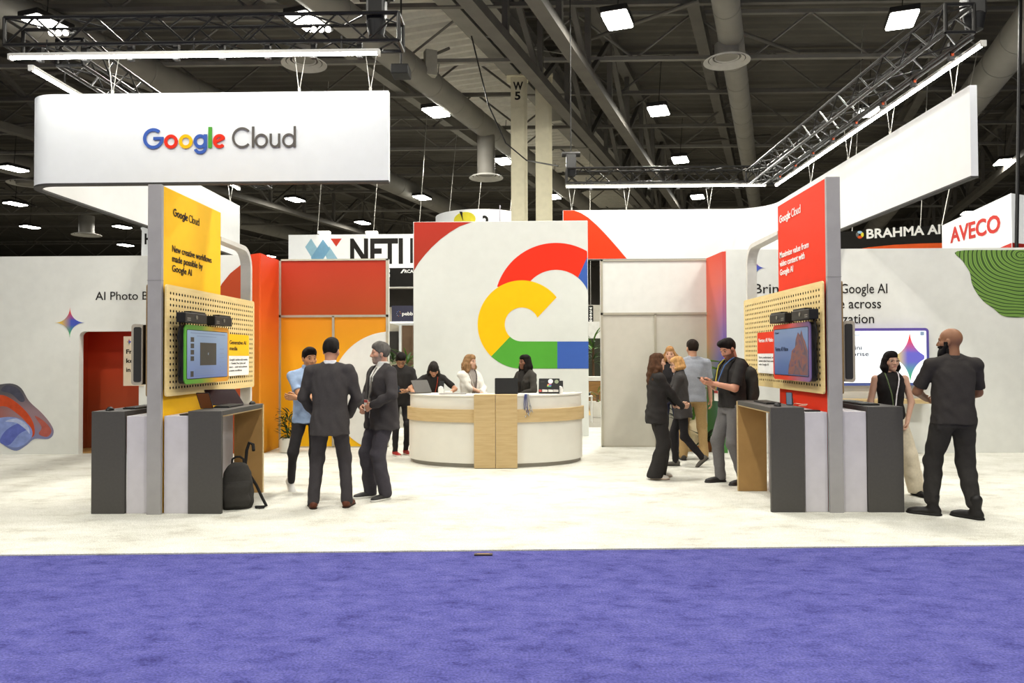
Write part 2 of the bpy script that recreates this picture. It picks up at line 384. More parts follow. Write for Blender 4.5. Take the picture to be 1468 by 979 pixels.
# ---- orange return wall (left) and the storage room front behind it
ORNG = grad('orange_gradient', [(0, 'c58a1e'), (.35, 'd8851c'), (.7, 'd85a1c'), (1, 'd53a16')], 'Z')
XO = at(375, 500, YB).x; YR = 13.05
wr = MB(); bx = at(360, 500, YB+.25).x
wr.prism([(XL1, YB+.12), (bx, YB+.12), (XO-.02, YB-.06), (XO, YB-.04), (XO, YR), (XL1, YR)], (0, 0, 0), EX, EY, (0, 0, ZB+.02))
wall_return = tag(wr.build('wall_return_left', ORNG), kind='structure')
DOORY = grad('door_yellow', [(0, 'e7b414'), (.6, 'e3a317'), (1, 'd68a1c')], 'Z')
HEADR = grad('header_red', [(0, 'a4441c'), (.5, 'a83a1b'), (1, 'aa2f18')], 'Z')
def room(x0, x1, zt, zh, split, name, head_m, door_m, n0, disc=None):
    r = MB(); r.box(x0, x1, YR+.06, YR+.10, 0, zt); r.box(x0, x0+.04, YR+.1, YR+.16, 0, zt); r.box(x1-.04, x1, YR+.1, YR+.16, 0, zt)
    wall = tag(r.build(name, WALLP), kind='structure')
    MB().box(x0+.03, x1-.03, YR+.02, YR+.06, zh+.02, zt-.03).build('header_panel', head_m, wall)
    fr = MB()
    for a, b in ((x0, x0+.035), (x1-.035, x1)): fr.box(a, b, YR, YR+.07, 0, zt)
    fr.box(x0, x1, YR, YR+.07, zt-.03, zt); fr.box(x0, x1, YR, YR+.07, zh-.02, zh+.02); fr.box(split-.02, split+.02, YR, YR+.07, 0, zh)
    fr.box(x0, x1, YR, YR+.07, 0, .03)
    fr.build('aluminium_frame', mat('frame_silver', 'b2ad9c', .45, metal=.35), wall)
    for i, (a, b) in enumerate(((x0+.035, split-.02), (split+.02, x1-.035))):
        d = tag(MB().box(a, b, YR+.02, YR+.06, .03, zh-.02).build('door_%d' % (n0+i), door_m), kind='structure')
        if disc:
            cx, cz, rr = disc
            pts = [(max(a, min(b, x)), z) for x, z in arc(cx, cz, rr, 0, 360, 90)]
            pts = [(x, max(.03, min(zh-.02, z))) for x, z in pts]
            if max(q[0] for q in pts)-min(q[0] for q in pts) > .02:
                # keep the vertical run of the clipped side clean
                MB().prism(pts, (0, YR+.012, 0), EX, EZ, (0, .008, 0)).build('white_disc', WALLP, d)
    return wall
dc = at(560, 562, YR)
x0, x1 = XO, at(556, 500, YR).x
room(x0, x1, at(480, 371, YR).z, at(480, 453, YR).z, at(477.5, 500, YR).x, 'wall_room_left', HEADR, DOORY, 1, (dc.x, dc.z, 87*YR/F))
XG = at(1042, 500, YB).x
x0, x1 = at(862, 500, YR).x, at(1017, 500, YR).x
room(x0, x1, at(940, 371.5, YR).z, at(940, 449.5, YR).z, at(940, 500, YR).x, 'wall_room_right', WALLP, mat('door_grey', 'c0bcb0', .5, var=.03), 3)
# ---- gradient return (right) and right long wall
m, nt, b = _new('gradient_return'); MATS['gradient_return'] = m
N = nt.nodes.new; K = nt.links.new
tc = N('ShaderNodeTexCoord'); sp = N('ShaderNodeSeparateXYZ'); K(tc.outputs['Generated'], sp.inputs[0])
ra, rb = N('ShaderNodeValToRGB'), N('ShaderNodeValToRGB')
for r_, st in ((ra, [(0, '3f7a2c'), (.35, '4d8a34'), (.55, 'c08a4a'), (.8, 'd06048'), (1, 'd24a28')]), (rb, [(0, '3f7a2c'), (.25, '4a6a6a'), (.45, '3f49a8'), (.62, '7a5a90'), (.85, 'c85a50'), (1, 'd0402a')])):
    while len(r_.color_ramp.elements) < len(st): r_.color_ramp.elements.new(.5)
    for e, (pp, c) in zip(r_.color_ramp.elements, st): e.position = pp; e.color = (*lin(c), 1)
    K(sp.outputs['Z'], r_.inputs[0])
x = N('ShaderNodeMix'); x.data_type = 'RGBA'; iv = N('ShaderNodeMath'); iv.operation = 'SUBTRACT'; iv.inputs[0].default_value = 1
K(sp.outputs['Y'], iv.inputs[1]); K(iv.outputs[0], x.inputs[0]); K(ra.outputs[0], x.inputs[6]); K(rb.outputs[0], x.inputs[7]); K(x.outputs[2], b.inputs['Base Color']); b.inputs['Roughness'].default_value = .6
wg = MB().box(XG-.06, XG, YB, YR+.1, 0, ZB)
wg.v = [(xx-(.06 if yy > YB+.1 else 0), yy, zz) for xx, yy, zz in wg.v]
tag(wg.build('wall_return_right', m), kind='structure')
wall_right = tag(MB().box(XG, 10.2, YB, YB+.12, 0, ZB+.03).build('wall_right', WALLP), kind='structure')
p = at(1081.5, 420.5, YB); text('Bring', (p.x, YB-.004, p.z), EX, EZ, .165, at(1127, 420, YB).x-p.x, INK, wall_right, .004)
for s, xa, xb, ya in (('Google AI', 1205, 1272, 420.5), ('e across', 1203, 1263, 442), ('ization', 1204.5, 1253, 463.5)):
    p = at(xa, ya, YB); text(s, (p.x, YB-.004, p.z), EX, EZ, .165, at(xb, ya, YB).x-p.x, INK, wall_right, .004)
p = at(1082.5, 384, YB); MB().prism(star(0, 0, .155, .155), (p.x, YB-.006, p.z), EX, EZ, (0, .005, 0)).build('star_emblem', STAR, wall_right)
gb = outline([(1372, 360), (1380, 374), (1390, 390), (1393, 405), (1399, 418), (1410, 432), (1424, 442), (1436, 452), (1452, 455), (1475, 454), (1500, 448), (1512, 420), (1512, 380), (1505, 360), (1440, 358.5)], YB)
gb = [(x_, min(z_, ZB+.02)) for x_, z_ in gb]
GREENB = swirl('ridge_print', ['2c4418', '456a24', '6d9440', '8aab52', '4f7a2a'], (1.0, 1, 1.0), True)
MB().prism(gb, (0, YB-.006, 0), EX, EZ, (0, .005, 0)).build('ridged_graphic', GREENB, wall_right)
MB().box(at(1200, 570, YB).x, at(1322, 570, YB).x, YB-.32, YB, at(1260, 577, YB).z, at(1260, 571, YB).z).build('wall_shelf', WOODM, wall_right)
# ---- centre backdrop wall with the big emblem
YC = 14.8; k = YC/F
a, bq = at(592.5, 400, YC), at(843, 400, YC); zt = at(717, 317, YC).z
ctr = tag(rbox(a.x, bq.x, YC, YC+.5, 0, zt, .012).build('backdrop_wall', mat('backdrop_white', 'cdcfca', .6, spec=.1, var=.02)),
          'tall white backdrop wall with a large four-colour cloud emblem behind the reception desk', 'wall panel')
def C(px, py): q = at(px, py, YC); return (q.x, q.z)
def clipx(pts, xm): return [(min(x_, xm), z_) for x_, z_ in pts]
def flat(pts, m, nm, par, Yp, y_off=.006): return MB().prism(pts, (0, Yp-y_off, 0), EX, EZ, (0, y_off-.001, 0)).build(nm, m, par)
xr = bq.x-.012
def ring(cx, cy, ro, ri, a0, a1, n=48):
    o = C(cx, cy); return [(o[0], o[1])], arc(o[0], o[1], ro*k, a0, a1, n), arc(o[0], o[1], ri*k, a0, a1, n)
def band(A, B, m, nm, par, Yp, off): return MB().strip(A, B, (0, Yp-off, 0), EX, EZ, (0, off-.001, 0)).build(nm, m, par)
_, A, B = ring(797, 436, 88.1, 49.3, 50, 163); band(clipx(A, xr), clipx(B, xr), GR, 'emblem_red', ctr, YC, .004)
_, A, B = ring(797, 436, 88.1, 49.3, 50, 20); band(clipx(A, xr), clipx(B, xr), GB, 'emblem_blue_tip', ctr, YC, .004)
_, A, B = ring(748, 465, 63.3, 24.4, 37.6, 226)
o = C(748, 465)
B = arc(o[0], o[1], 24.4*k, 23, 226, 48); band(A, B, GY, 'emblem_yellow', ctr, YC, .008)
A = arc(o[0], o[1], 63.3*k, 226, 270, 16)+[C(799, 528.3)]; B = arc(o[0], o[1], 24.4*k, 226, 270, 16)+[C(799, 489.5)]
band(A, B, GG, 'emblem_green', ctr, YC, .008)
flat([C(799, 489.5), (xr+.01, C(843, 489.5)[1]), (xr+.01, C(843, 528.3)[1]), C(799, 528.3)], GB, 'emblem_blue', ctr, YC, .008)
arcp = [C(*q) for q in ((593.5, 388), (600, 377), (609, 365.6), (619, 354.5), (631.5, 343.1), (645, 333), (659, 324.5), (676, 318.5))]
flat(arcp+[C(593.5, 318.5)], grad('corner_red', [(0, '9c2e18'), (1, 'ac2a18')], 'Z'), 'corner_disc', ctr, YC)

# ---- the hall beyond: dark end walls
HALL = mat('hall_wall_dark', '85807a', .9, var=.15, scale=.4)
tag(MB().box(-60, 60, 78, 78.4, 0, 12).build('wall_far', HALL), kind='structure')
tag(MB().box(-60, -59.6, -14, 78, 0, 12).build('wall_hall_left', HALL), kind='structure')
tag(MB().box(59.6, 60, -14, 78, 0, 12).build('wall_hall_right', HALL), kind='structure')
# ================================================================== geometric lettering of the booth's wordmark
def wordmark(o, u, v, s, p, cols, gm, d=0.006, lineG=1.0):
    """Google Cloud in round geometric strokes; o = left end of the baseline, s = metres per design unit (one unit = one photo pixel on the sign)"""
    u, v = Vector(u).normalized()*s, Vector(v).normalized()*s; n_ = u.cross(v).normalized()*d; o = Vector(o)
    def ringp(mb, cx, cy, rx, ry, t, a0, a1):
        A = [(cx+rx*math.cos(math.radians(q)), cy+ry*math.sin(math.radians(q))) for q in np.linspace(a0, a1, 33)]
        B = [(cx+(rx-t)*math.cos(math.radians(q)), cy+(ry-t)*math.sin(math.radians(q))) for q in np.linspace(a0, a1, 33)]
        mb.strip(A, B, o, u, v, n_)
    def bar(mb, x0, x1, y0, y1): mb.prism([(x0, y0), (x1, y0), (x1, y1), (x0, y1)], o-n_*.1, u, v, n_*1.35)
    L = []
    t = 4.7*lineG
    m = MB(); ringp(m, 15, 14.6, 15, 15.2, t, 48, 352); bar(m, 15, 30, 12.4, 12.4+t*.95); L.append((m, 0))
    m = MB(); ringp(m, 40.8, 9.9, 10, 10.3, t, 0, 360); L.append((m, 1))
    m = MB(); ringp(m, 62.4, 9.9, 10, 10.3, t, 0, 360); L.append((m, 2))
    m = MB(); ringp(m, 83.6, 9.9, 9.8, 10.3, t, 0, 360); bar(m, 88.6, 93.4, 0.5, 20); o = o-n_*.08; n_ = n_*1.25; ringp(m, 83.6, 1, 9.8, 9.6, t*.95, 200, 360); n_ = n_/1.25; o = o+n_*.08; L.append((m, 0))
    m = MB(); bar(m, 95.4, 100.6, 0, 30.5); L.append((m, 3))
    m = MB(); ringp(m, 111.6, 9.9, 9.6, 10.3, t, 35, 318)
    A = [(103.5, 5.5), (119.6, 12.6)]; B = [(102.3, 9), (118.6, 17)]; m.strip(A, B, o-n_*.1, u, v, n_*1.35)
    L.append((m, 1))
    t = 3.15*lineG
    m = MB(); ringp(m, 144.5, 14.6, 14.5, 15.2, t, 42, 318); L.append((m, 4))
    m = MB(); bar(m, 158.8, 162.2, 0, 30.5); L.append((m, 4))
    m = MB(); ringp(m, 172.4, 9.9, 9.7, 10.3, t, 0, 360); L.append((m, 4))
    m = MB(); ringp(m, 192.2, 7.9, 7.7, 8.3, t, 180, 360); bar(m, 184.5, 184.5+t, 7.9, 20); bar(m, 199.9-t, 199.9, 0, 20); L.append((m, 4))
    m = MB(); ringp(m, 212.4, 9.9, 9.7, 10.3, t, 0, 360); bar(m, 222.6-t, 222.6, 0, 30.5); L.append((m, 4))
    for mb, ci in L: mb.build('letter', (cols+[gm])[ci] if cols else gm, p)

# ================================================================== hanging J-shaped signs
def ribbon(path, th, z0, z1):
    P = [Vector((x, y, 0)) for x, y in path]; n = len(P); A, B = [], []
    for i in range(n):
        d = (P[min(i+1, n-1)]-P[max(i-1, 0)]).normalized(); nn = Vector((-d.y, d.x, 0))*th/2
        A.append(P[i]+nn); B.append(P[i]-nn)
    return MB().strip([(q.x, q.y) for q in A], [(q.x, q.y) for q in B], (0, 0, z0), EX, EY, (0, 0, z1-z0))
D1, D2 = 8.8, 16.2; SZ0, SZ1 = 3.70, 4.80; SXL, SXR = -6.07, 5.30
SIGNW = mat('fabric_white', 'dfe2e2', .8, spec=.05, var=.015)
RIM = mat('sign_rim', '3b3a38', .6)
def hung(name, path, lab, wires, m=SIGNW):
    c = path[len(path)//2]
    t = thing(name, (c[0], c[1], SZ0), lab, 'hanging sign')
    ribbon(path, .085, SZ0+.02, SZ1).build('fabric_face', m, t, True)
    ribbon(path, .09, SZ0, SZ0+.022).build('bottom_rim', RIM, t, True)
    for x_, y_ in wires:
        rod('suspension_cable', (x_-.06, y_, 5.3), (x_, y_, SZ1), .005, ALU, t); rod('suspension_cable', (x_+.08, y_, 5.3), (x_, y_, SZ1), .005, ALU, t)
        MB().lathe((x_, y_, SZ1-.01), [(.0, .07), (.018, .06), (.018, .01), (.03, 0)], 10).build('shackle', ALU, t)
    return t
xe = at(558, 200, D1).x
pl = [(xe, D1)]+[(SXL+.35+.35*math.cos(math.radians(q)), D1+.35+.35*math.sin(math.radians(q))) for q in range(270, 179, -9)]+[(SXL, 15.4)]
sign_l = hung('hanging_sign', pl, 'white curved hanging sign with the coloured wordmark, above the yellow tower', [(-5.0, D1), (at(429, 128, D1).x, D1), (at(531, 128, D1).x, D1), (SXL, 11), (SXL, 13), (SXL, 15)])
o = at(205.5, 213.4, D1-.045); wordmark((o.x, D1-.05, o.z), EX, EZ, .0083, sign_l, [GB, GR, GY, GG], GK)
xe2 = at(807, 340, D2).x
prr = [(SXR, D1)]+[(SXR-.8+.8*math.cos(math.radians(q)), D2-.8+.8*math.sin(math.radians(q))) for q in range(0, 91, 9)]+[(xe2, D2)]
sign_r = hung('hanging_sign', prr, 'blank white hanging sign curving from right front to back, above the red tower', [(SXR, 9.2), (SXR, 10.8), (SXR, 12.2), (SXR, 13.8), (4.0, D2), (2.2, D2), (1.0, D2)])
ap = [(at(x_, y_, D2).x, at(x_, y_, D2).z) for x_, y_ in ((823, 301), (833, 306), (843.6, 312.9), (855, 323), (865.4, 333.6), (877, 346.5), (887, 358), (898, 372))]
zlo, zhi = SZ0+.03, SZ1-.005
ap = [(x_, min(max(z_, zlo), zhi)) for x_, z_ in ap]
MB().prism([(xe2+.01, zhi)]+[(ap[0][0], zhi)]+ap+[(ap[-1][0]+.02, zlo), (xe2+.01, zlo)], (0, D2-.048, 0), EX, EZ, (0, .004, 0)).build('red_disc_print', mat('sign_red', 'dd3f1e', .7, spec=.1, var=.02), sign_r)

# ================================================================== trusses and light bars
TRM = mat('truss_steel', '242321', .35, metal=.5, spec=.5)
def truss(A, B, s, lab, bay=.36):
    A, B = Vector(A), Vector(B); d = (B-A).normalized(); L = (B-A).length; sd = d.cross(EZ).normalized(); h = s/2
    t = thing('lighting_truss', (A+B)/2-EZ*h, lab, 'truss')
    cor = [(-1, -1), (1, -1), (1, 1), (-1, 1)]
    for i, j in cor: rod('chord', A+sd*i*h+EZ*j*h, B+sd*i*h+EZ*j*h, .024, TRM, t)
    nb_ = max(2, round(L/bay))
    for f in range(4):
        a, b_ = cor[f], cor[(f+1) % 4]
        for q in range(nb_):
            i0, i1 = (a, b_) if q % 2 == 0 else (b_, a)
            rod('brace', A+d*L*q/nb_+sd*i0[0]*h+EZ*i0[1]*h, A+d*L*(q+1)/nb_+sd*i1[0]*h+EZ*i1[1]*h, .012, TRM, t)
    for e in [A, B]:
        for f in range(4):
            a, b_ = cor[f], cor[(f+1) % 4]; rod('end_bar', e+sd*a[0]*h+EZ*a[1]*h, e+sd*b_[0]*h+EZ*b_[1]*h, .022, TRM, t)
    return t
TZ = 5.42
x1t = at(572, 35, 8.5).x; x0t = at(10, 35, 8.5).x
truss((x0t, 8.62, TZ+.02), (x1t, 8.62, TZ+.02), .32, 'dark box truss along the top left, over the wordmark sign')
truss((x0t+.5, 8.9, TZ-.05), (x0t+.5, 15.6, TZ-.05), .32, 'dark box truss running back over the left wing of the wordmark sign')
truss((at(812, 250, 16.2).x, 16.2, TZ+.12), (at(1112, 250, 16.2).x, 16.2, TZ+.12), .32, 'dark box truss at the back above the red-and-white sign')
truss((4.92, 8.4, TZ), (4.92, 16.0, TZ), .32, 'dark box truss running back over the blank white sign on the right')
# second pipe, clamps and chain hoists of the trusses
def pipe(a, b, lab, clamps):
    a, b = Vector(a), Vector(b); t = thing('lighting_pipe', (a+b)/2, lab, 'pipe')
    rod('pipe', a, b, .024, TRM, t)
    for i in range(clamps):
        q = a+(b-a)*((i+.5)/clamps)
        MB().box(q.x-.03, q.x+.03, q.y-.03, q.y+.03, q.z-.09, q.z+.12).build('clamp', DARKM, t)
        MB().box(q.x-.015, q.x+.015, q.y-.04, q.y-.03, q.z-.05, q.z-.01).build('orange_tag', mat('orange_tag', 'b04a22', .5), t)
pipe((x0t+.1, 8.55, 5.20), (x1t-.2, 8.55, 5.20), 'dark pipe with clamps slung under the top left truss', 8)
pipe((5.12, 8.5, 5.24), (5.12, 15.4, 5.24), 'dark pipe with clamps under the truss on the right', 8)
pipe((1.1, 16.1, 5.32), (4.9, 16.1, 5.32), 'dark pipe with clamps under the truss at the back', 6)
def hoist(c, lab):
    x_, y_, z_ = c; t = thing('chain_hoist', c, lab, 'hoist')
    rbox(x_-.11, x_+.11, y_-.1, y_+.1, z_, z_+.34, .03).build('motor_body', mat('hoist_black', '232220', .3, spec=.6), t)
    MB().cyl((x_-.2, y_, z_+.34), (x_+.2, y_, z_+.34), .06, n=14).build('drum', DARKM, t, True)
    MB().lathe((x_, y_-.02, z_-.18), [(.0, .0), (.09, .03), (.12, .2), (.1, .22)], 12).build('chain_bag', BLACK, t, True)
    rod('chain', (x_, y_, z_+.36), (x_, y_, 10.6), .012, DARKM, t)
hoist((at(540, 15, 8.6).x, 8.6, 5.52), 'black chain hoist on the right end of the top left truss')
hoist((at(812, 225, 16.2).x+.1, 16.2, 5.7), 'black chain hoist on the left end of the back truss')
hoist((at(1395, 20, 8.7).x, 8.7, 5.55), 'black chain hoist on the near end of the right truss')
LED = mat('led_diffuser', 'fffefa', .5, emit=LED_E, var=0)
LEDH = mat('led_housing', 'c9c8c2', .4, metal=.4)
def ledbar(a, b, lab):
    a, b = Vector(a), Vector(b); d = (b-a).normalized(); s = d.cross(EZ).normalized(); c = (a+b)/2; L = (b-a).length/2
    t = thing('light_bar', c, lab, 'light')
    MB().obox(c+EZ*.022, d*L, s*.026, EZ*.018).build('housing', LEDH, t)
    MB().obox(c-EZ*.008, d*(L-.02), s*.022, EZ*.012).build('diffuser', LED, t)
    for q in (-.8, 0, .8): rod('hanger', c+d*L*q+EZ*.04, c+d*L*q+EZ*.2+s*.0, .01, DARKM, t)
    for q in (-1, 1): MB().obox(c+d*L*q, d*.015, s*.03, EZ*.034).build('end_cap', LEDH, t)
ledbar((at(15, 68, 8.45).x, 8.45, 5.13), (at(543, 60, 8.45).x, 8.45, 5.13), 'long bright light bar under the top left truss')
ledbar((-5.97, 8.75, 5.12), (-5.97, 15.2, 5.12), 'bright light bar running back above the left wing of the wordmark sign')
ledbar((SXR-.06, 8.5, 5.17), (SXR-.06, 15.5, 5.17), 'long bright light bar slanting above the blank sign on the right')
ledbar((at(812, 267, 15.9).x, 15.9, 5.26), (at(1097, 267, 15.9).x, 15.9, 5.26), 'bright light bar under the back truss')

# ================================================================== demo kiosks
PEGM = wood('peg_ply', 'd9bf82', 'e2cc94', (1, 1, 10))
HOLE_SHADE = mat('hole_shade', '1d1610', .9)  # shade inside the peg holes, painted as near-black colour
def kiosk(X0, X1, Yf, ZT, side, panel_m, lab, ink, lines, Lp):
    """X0..X1 tower thickness, front at Yf, height ZT; side=+1: the decorated face looks to +X, -1: to -X"""
    t = thing('display_tower', ((X0+X1)/2, Yf+.8, 0), lab, 'display stand')
    pw = 1.50
    rbox(X0, X1, Yf, Yf+.05, 0, ZT, .006).build('front_post', GREY, t)
    MB().box(X0+.012, X1-.012, Yf+.05, Yf+pw, .0, ZT-.004).build('colour_panel', panel_m, t)
    MB().box(X0-.001, X1+.001, Yf-.002, Yf+.05, 2.41, 2.416).build('post_joint', mat('joint_dark', '8a8886', .6), t)
    # open loop frame behind the panel
    yb, zt, r, th = Yf+Lp+.03, ZT-.30, .28, .13
    outer = [(Yf+pw+.002, zt)]+[(yb-r+r*math.cos(math.radians(q)), zt-r+r*math.sin(math.radians(q))) for q in range(90, -1, -10)]+[(yb, 0)]
    inner = [(Yf+pw+.002, zt-.05)]+[(yb-r+(r-.06)*math.cos(math.radians(q)), zt-r+(r-.06)*math.sin(math.radians(q))) for q in range(90, -1, -10)]+[(yb-.06, 0)]
    MB().strip(outer, inner, (X0+.004, 0, 0), EY, EZ, (X1-X0-.008, 0, 0)).build('loop_frame', mat('loop_white', 'd0cfc8', .5), t)
    # pegboards on both faces
    for sd in (side, -side):
        oo = .045 if sd == side else .022; xf = (X1+oo) if sd > 0 else (X0-oo); th = .018*sd
        y0, y1, z0, z1 = Yf+.02, Yf+Lp-.02, 1.215, 2.375
        nx, nz = (36, 17) if sd == side else (2, 2)
        b = MB(); mg = .055
        # panel with real holes: every cell is a ring of eight quads around an octagon
        ys = np.linspace(y0+mg, y1-mg, nx+1); zs = np.linspace(z0+mg, z1-mg, nz+1)
        vs, fs, ws_ = [], [], []
        if sd == side:
            rr = .0155
            for i in range(nx):
                for j in range(nz):
                    cy, cz = (ys[i]+ys[i+1])/2, (zs[j]+zs[j+1])/2; hy, hz = (ys[1]-ys[0])/2, (zs[1]-zs[0])/2
                    out = [(hy, 0), (hy, hz), (0, hz), (-hy, hz), (-hy, 0), (-hy, -hz), (0, -hz), (hy, -hz)]
                    n0 = len(vs)
                    vs += [(xf, cy+q[0], cz+q[1]) for q in out]
                    vs += [(xf, cy+rr*math.cos(q*PI/4), cz+rr*math.sin(q*PI/4)) for q in range(8)]
                    vs += [(xf-th*.7, cy+rr*math.cos(q*PI/4), cz+rr*math.sin(q*PI/4)) for q in range(8)]
                    for q in range(8):
                        e = (q+1) % 8
                        fs += [(n0+q, n0+e, n0+8+e, n0+8+q)]; ws_.append((n0+8+q, n0+8+e, n0+16+e, n0+16+q))
            b.add(vs, fs); b.cur = 1; b.f += ws_; b.mi += [1]*len(ws_); b.cur = 0
            # rim around the drilled field, with rounded corners
            inn = [(y0+mg, z0+mg), (y1-mg, z0+mg), (y1-mg, z1-mg), (y0+mg, z1-mg)]
            q = .03
            A = []; Bq = []
            for (cy, cz, a0), (iy, iz) in zip(((y0+q, z0+q, 180), (y1-q, z0+q, 270), (y1-q, z1-q, 0), (y0+q, z1-q, 90)), inn):
                for s_ in range(4): A.append((cy+q*math.cos(math.radians(a0+30*s_)), cz+q*math.sin(math.radians(a0+30*s_)))); Bq.append((iy, iz))
            A.append(A[0]); Bq.append(Bq[0]); n0 = len(A)
            b.add([(xf, *p_) for p_ in A]+[(xf, *p_) for p_ in Bq]+[(xf-th, *p_) for p_ in A],
                  [(i, i+1, n0+i+1, n0+i) for i in range(n0-1)]+[(i, 2*n0+i, 2*n0+i+1, i+1) for i in range(n0-1)])
            b.build('pegboard', [PEGM, HOLE_SHADE], t)
            MB().box(*sorted((xf-th*.75, xf-th)), y0+.03, y1-.03, z0+.03, z1-.03).build('peg_shade_backing', HOLE_SHADE, t)  # dark sheet added behind the board so the holes look shaded
        else:
            MB().prism([(cy+ (y0+y1)/2, cz+(z0+z1)/2) for cy, cz in rrect(y1-y0, z1-z0, .03)], (xf, 0, 0), EY, EZ, (-th, 0, 0)).build('pegboard', wood('peg_edge', '8a7350', '9a8058'), t)
        for yy in (y0+.12, y1-.12):
            for zz in (z0+.15, z1-.15): MB().box(*sorted((xf-th, X1 if sd > 0 else X0)), yy, yy+.04, zz, zz+.04).build('standoff', DARKM, t)
    # wordmark and headline on the coloured face
    xs = (X1-.008) if side > 0 else (X0+.008)
    u = EY if side > 0 else -EY
    ya = Yf+.27 if side > 0 else Yf+pw-.07; zw, z1l, ws = (3.13, 2.745, .0028) if side > 0 else (3.215, 2.79, .0031)
    wordmark((xs, ya, zw), u, EZ, ws, t, None, ink, .002, 1.05)
    for i, (s, wd) in enumerate(lines):
        text(s, (xs, ya-(.02 if side > 0 else .0), z1l-.105*i), u, EZ, .074, wd, ink, t, .012)
    return t, xs
KL = kiosk(-3.90, -3.755, 7.52, 3.405, 1, YEL, 'yellow display tower with a pegboard and a grey front post', INK, [('New creative workflows', .98), ('made possible by', .74), ('Google AI', .46)], 2.50)
KR = kiosk(3.075, 3.215, 7.60, 3.44, -1, RED, 'red display tower with a pegboard and a grey front post', WINK, [('Maximize value from', .92), ('video content with', .80), ('Google AI', .44)], 2.78)

def rrprism(xa, xb, y0, y1, z0, z1, r, name, m, p):
    return MB().prism([(cy+(y0+y1)/2, cz+(z0+z1)/2) for cy, cz in rrect(y1-y0, z1-z0, r)], (xa, 0, 0), EY, EZ, (xb-xa, 0, 0)).build(name, m, p, True)
SCRL = grad('screen_pale_blue', [(0, '62719c'), (1, '7d93ac')], 'Z', .3, .22)
UIW = mat('ui_grey', '6f7f9a', .4, emit=.2); UID = mat('ui_dark', '3a3733', .4, emit=.1); UIP = mat('ui_pale', 'a8b8cc', .4, emit=.4)
def monitor(X, Yn, Yfar, z0, z1, s, rim, lab, scr):
    """wall display; X = front plane, s = direction it looks along X"""
    t = thing('wall_monitor', (X-s*.1, (Yn+Yfar)/2, z0), lab, 'monitor')
    rrprism(X-s*.07, X-s*.012, Yn+.004, Yfar-.004, z0+.004, z1-.004, .05, 'casing', BLACK, t)
    rrprism(X-s*.012, X, Yn, Yfar, z0, z1, .055, 'coloured_rim', rim, t)
    rrprism(X, X+s*.002, Yn+.045, Yfar-.045, z0+.05, z1-.05, .02, 'bezel', BLACK, t)
    sc_ = rrprism(X+s*.002, X+s*.004, Yn+.052, Yfar-.052, z0+.057, z1-.057, .016, 'screen', scr, t)
    MB().box(*sorted((X-s*.07, X-s*.145)), (Yn+Yfar)/2-.15, (Yn+Yfar)/2+.15, (z0+z1)/2-.12, (z0+z1)/2+.12).build('wall_bracket', DARKM, t)
    return t, sc_
RIMG = grad('rim_green_orange', [(0, '4f9a30'), (.35, '6f9c3c'), (.75, 'd8962a'), (1, 'd8962a')], 'Y')
RIMR = grad('rim_purple_red', [(0, '6a5a8a'), (.3, '9a5a6a'), (.6, 'c83c24'), (1, 'd03a20')], 'Y')
t, s_ = monitor(-3.58, 7.67, 8.82, 1.335, 1.965, 1, RIMG, 'wall monitor with a green and orange rim on the yellow tower', SCRL)
x_ = -3.5755
def ui(par, X, y0, y1, z0, z1, m): MB().box(*sorted((X, X+.001*(1 if X < 0 else -1))), y0, y1, z0, z1).build('screen_item', m, par)
ui(s_, x_, 8.03, 8.45, 1.53, 1.78, UID); ui(s_, x_, 8.225, 8.245, 1.645, 1.67, UIP)
for q in range(4): ui(s_, x_, 7.80, 7.88, 1.58+q*.068, 1.63+q*.068, UID)
ui(s_, x_, 7.80, 7.87, 1.41, 1.47, UID); ui(s_, x_, 7.8, 8.7, 1.875, 1.885, UIW); ui(s_, x_, 7.95, 8.45, 1.845, 1.853, UIW)
for q in range(3): ui(s_, x_, 7.92, 8.45-.06*q, 1.43+q*.022, 1.437+q*.022, UIW)
for q in range(6): ui(s_, x_, 8.56, 8.66, 1.46+q*.05, 1.468+q*.05, UIW)
m2, nt, b = _new('screen_rock'); MATS['screen_rock'] = m2
t, s_ = monitor(2.93, 7.70, 8.85, 1.335, 1.965, -1, RIMR, 'wall monitor with a red and purple rim on the red tower', grad('screen_blue', [(0, '475a86'), (1, '62779a')], 'Z', .3, .22))
bpy.data.materials.remove(m2); MATS.pop('screen_rock')
ROCK = swirl('rock_print', ['3a3440', '5a4650', '7a4a3c', '4a3c58'], (1, 1.4, 1.4))
rk = [(7.76, 1.40), (8.34, 1.40), (8.32, 1.5), (8.25, 1.58), (8.22, 1.66), (8.12, 1.70), (8.1, 1.78), (8.03, 1.86), (7.97, 1.83), (7.93, 1.88), (7.88, 1.80), (7.83, 1.76), (7.76, 1.66)]
MB().prism(rk, (2.9255, 0, 0), EY, EZ, (-.001, 0, 0)).build('screen_item', ROCK, s_)
text('Vertex AI Vision', (2.925, 8.76, 1.66), -EY, EZ, .05, .42, mat('navy_ink', '283048', .6), s_, .012)
text('Cloud', (2.925, 8.76, 1.86), -EY, EZ, .022, .12, mat('navy_ink', '283048', .6), s_)
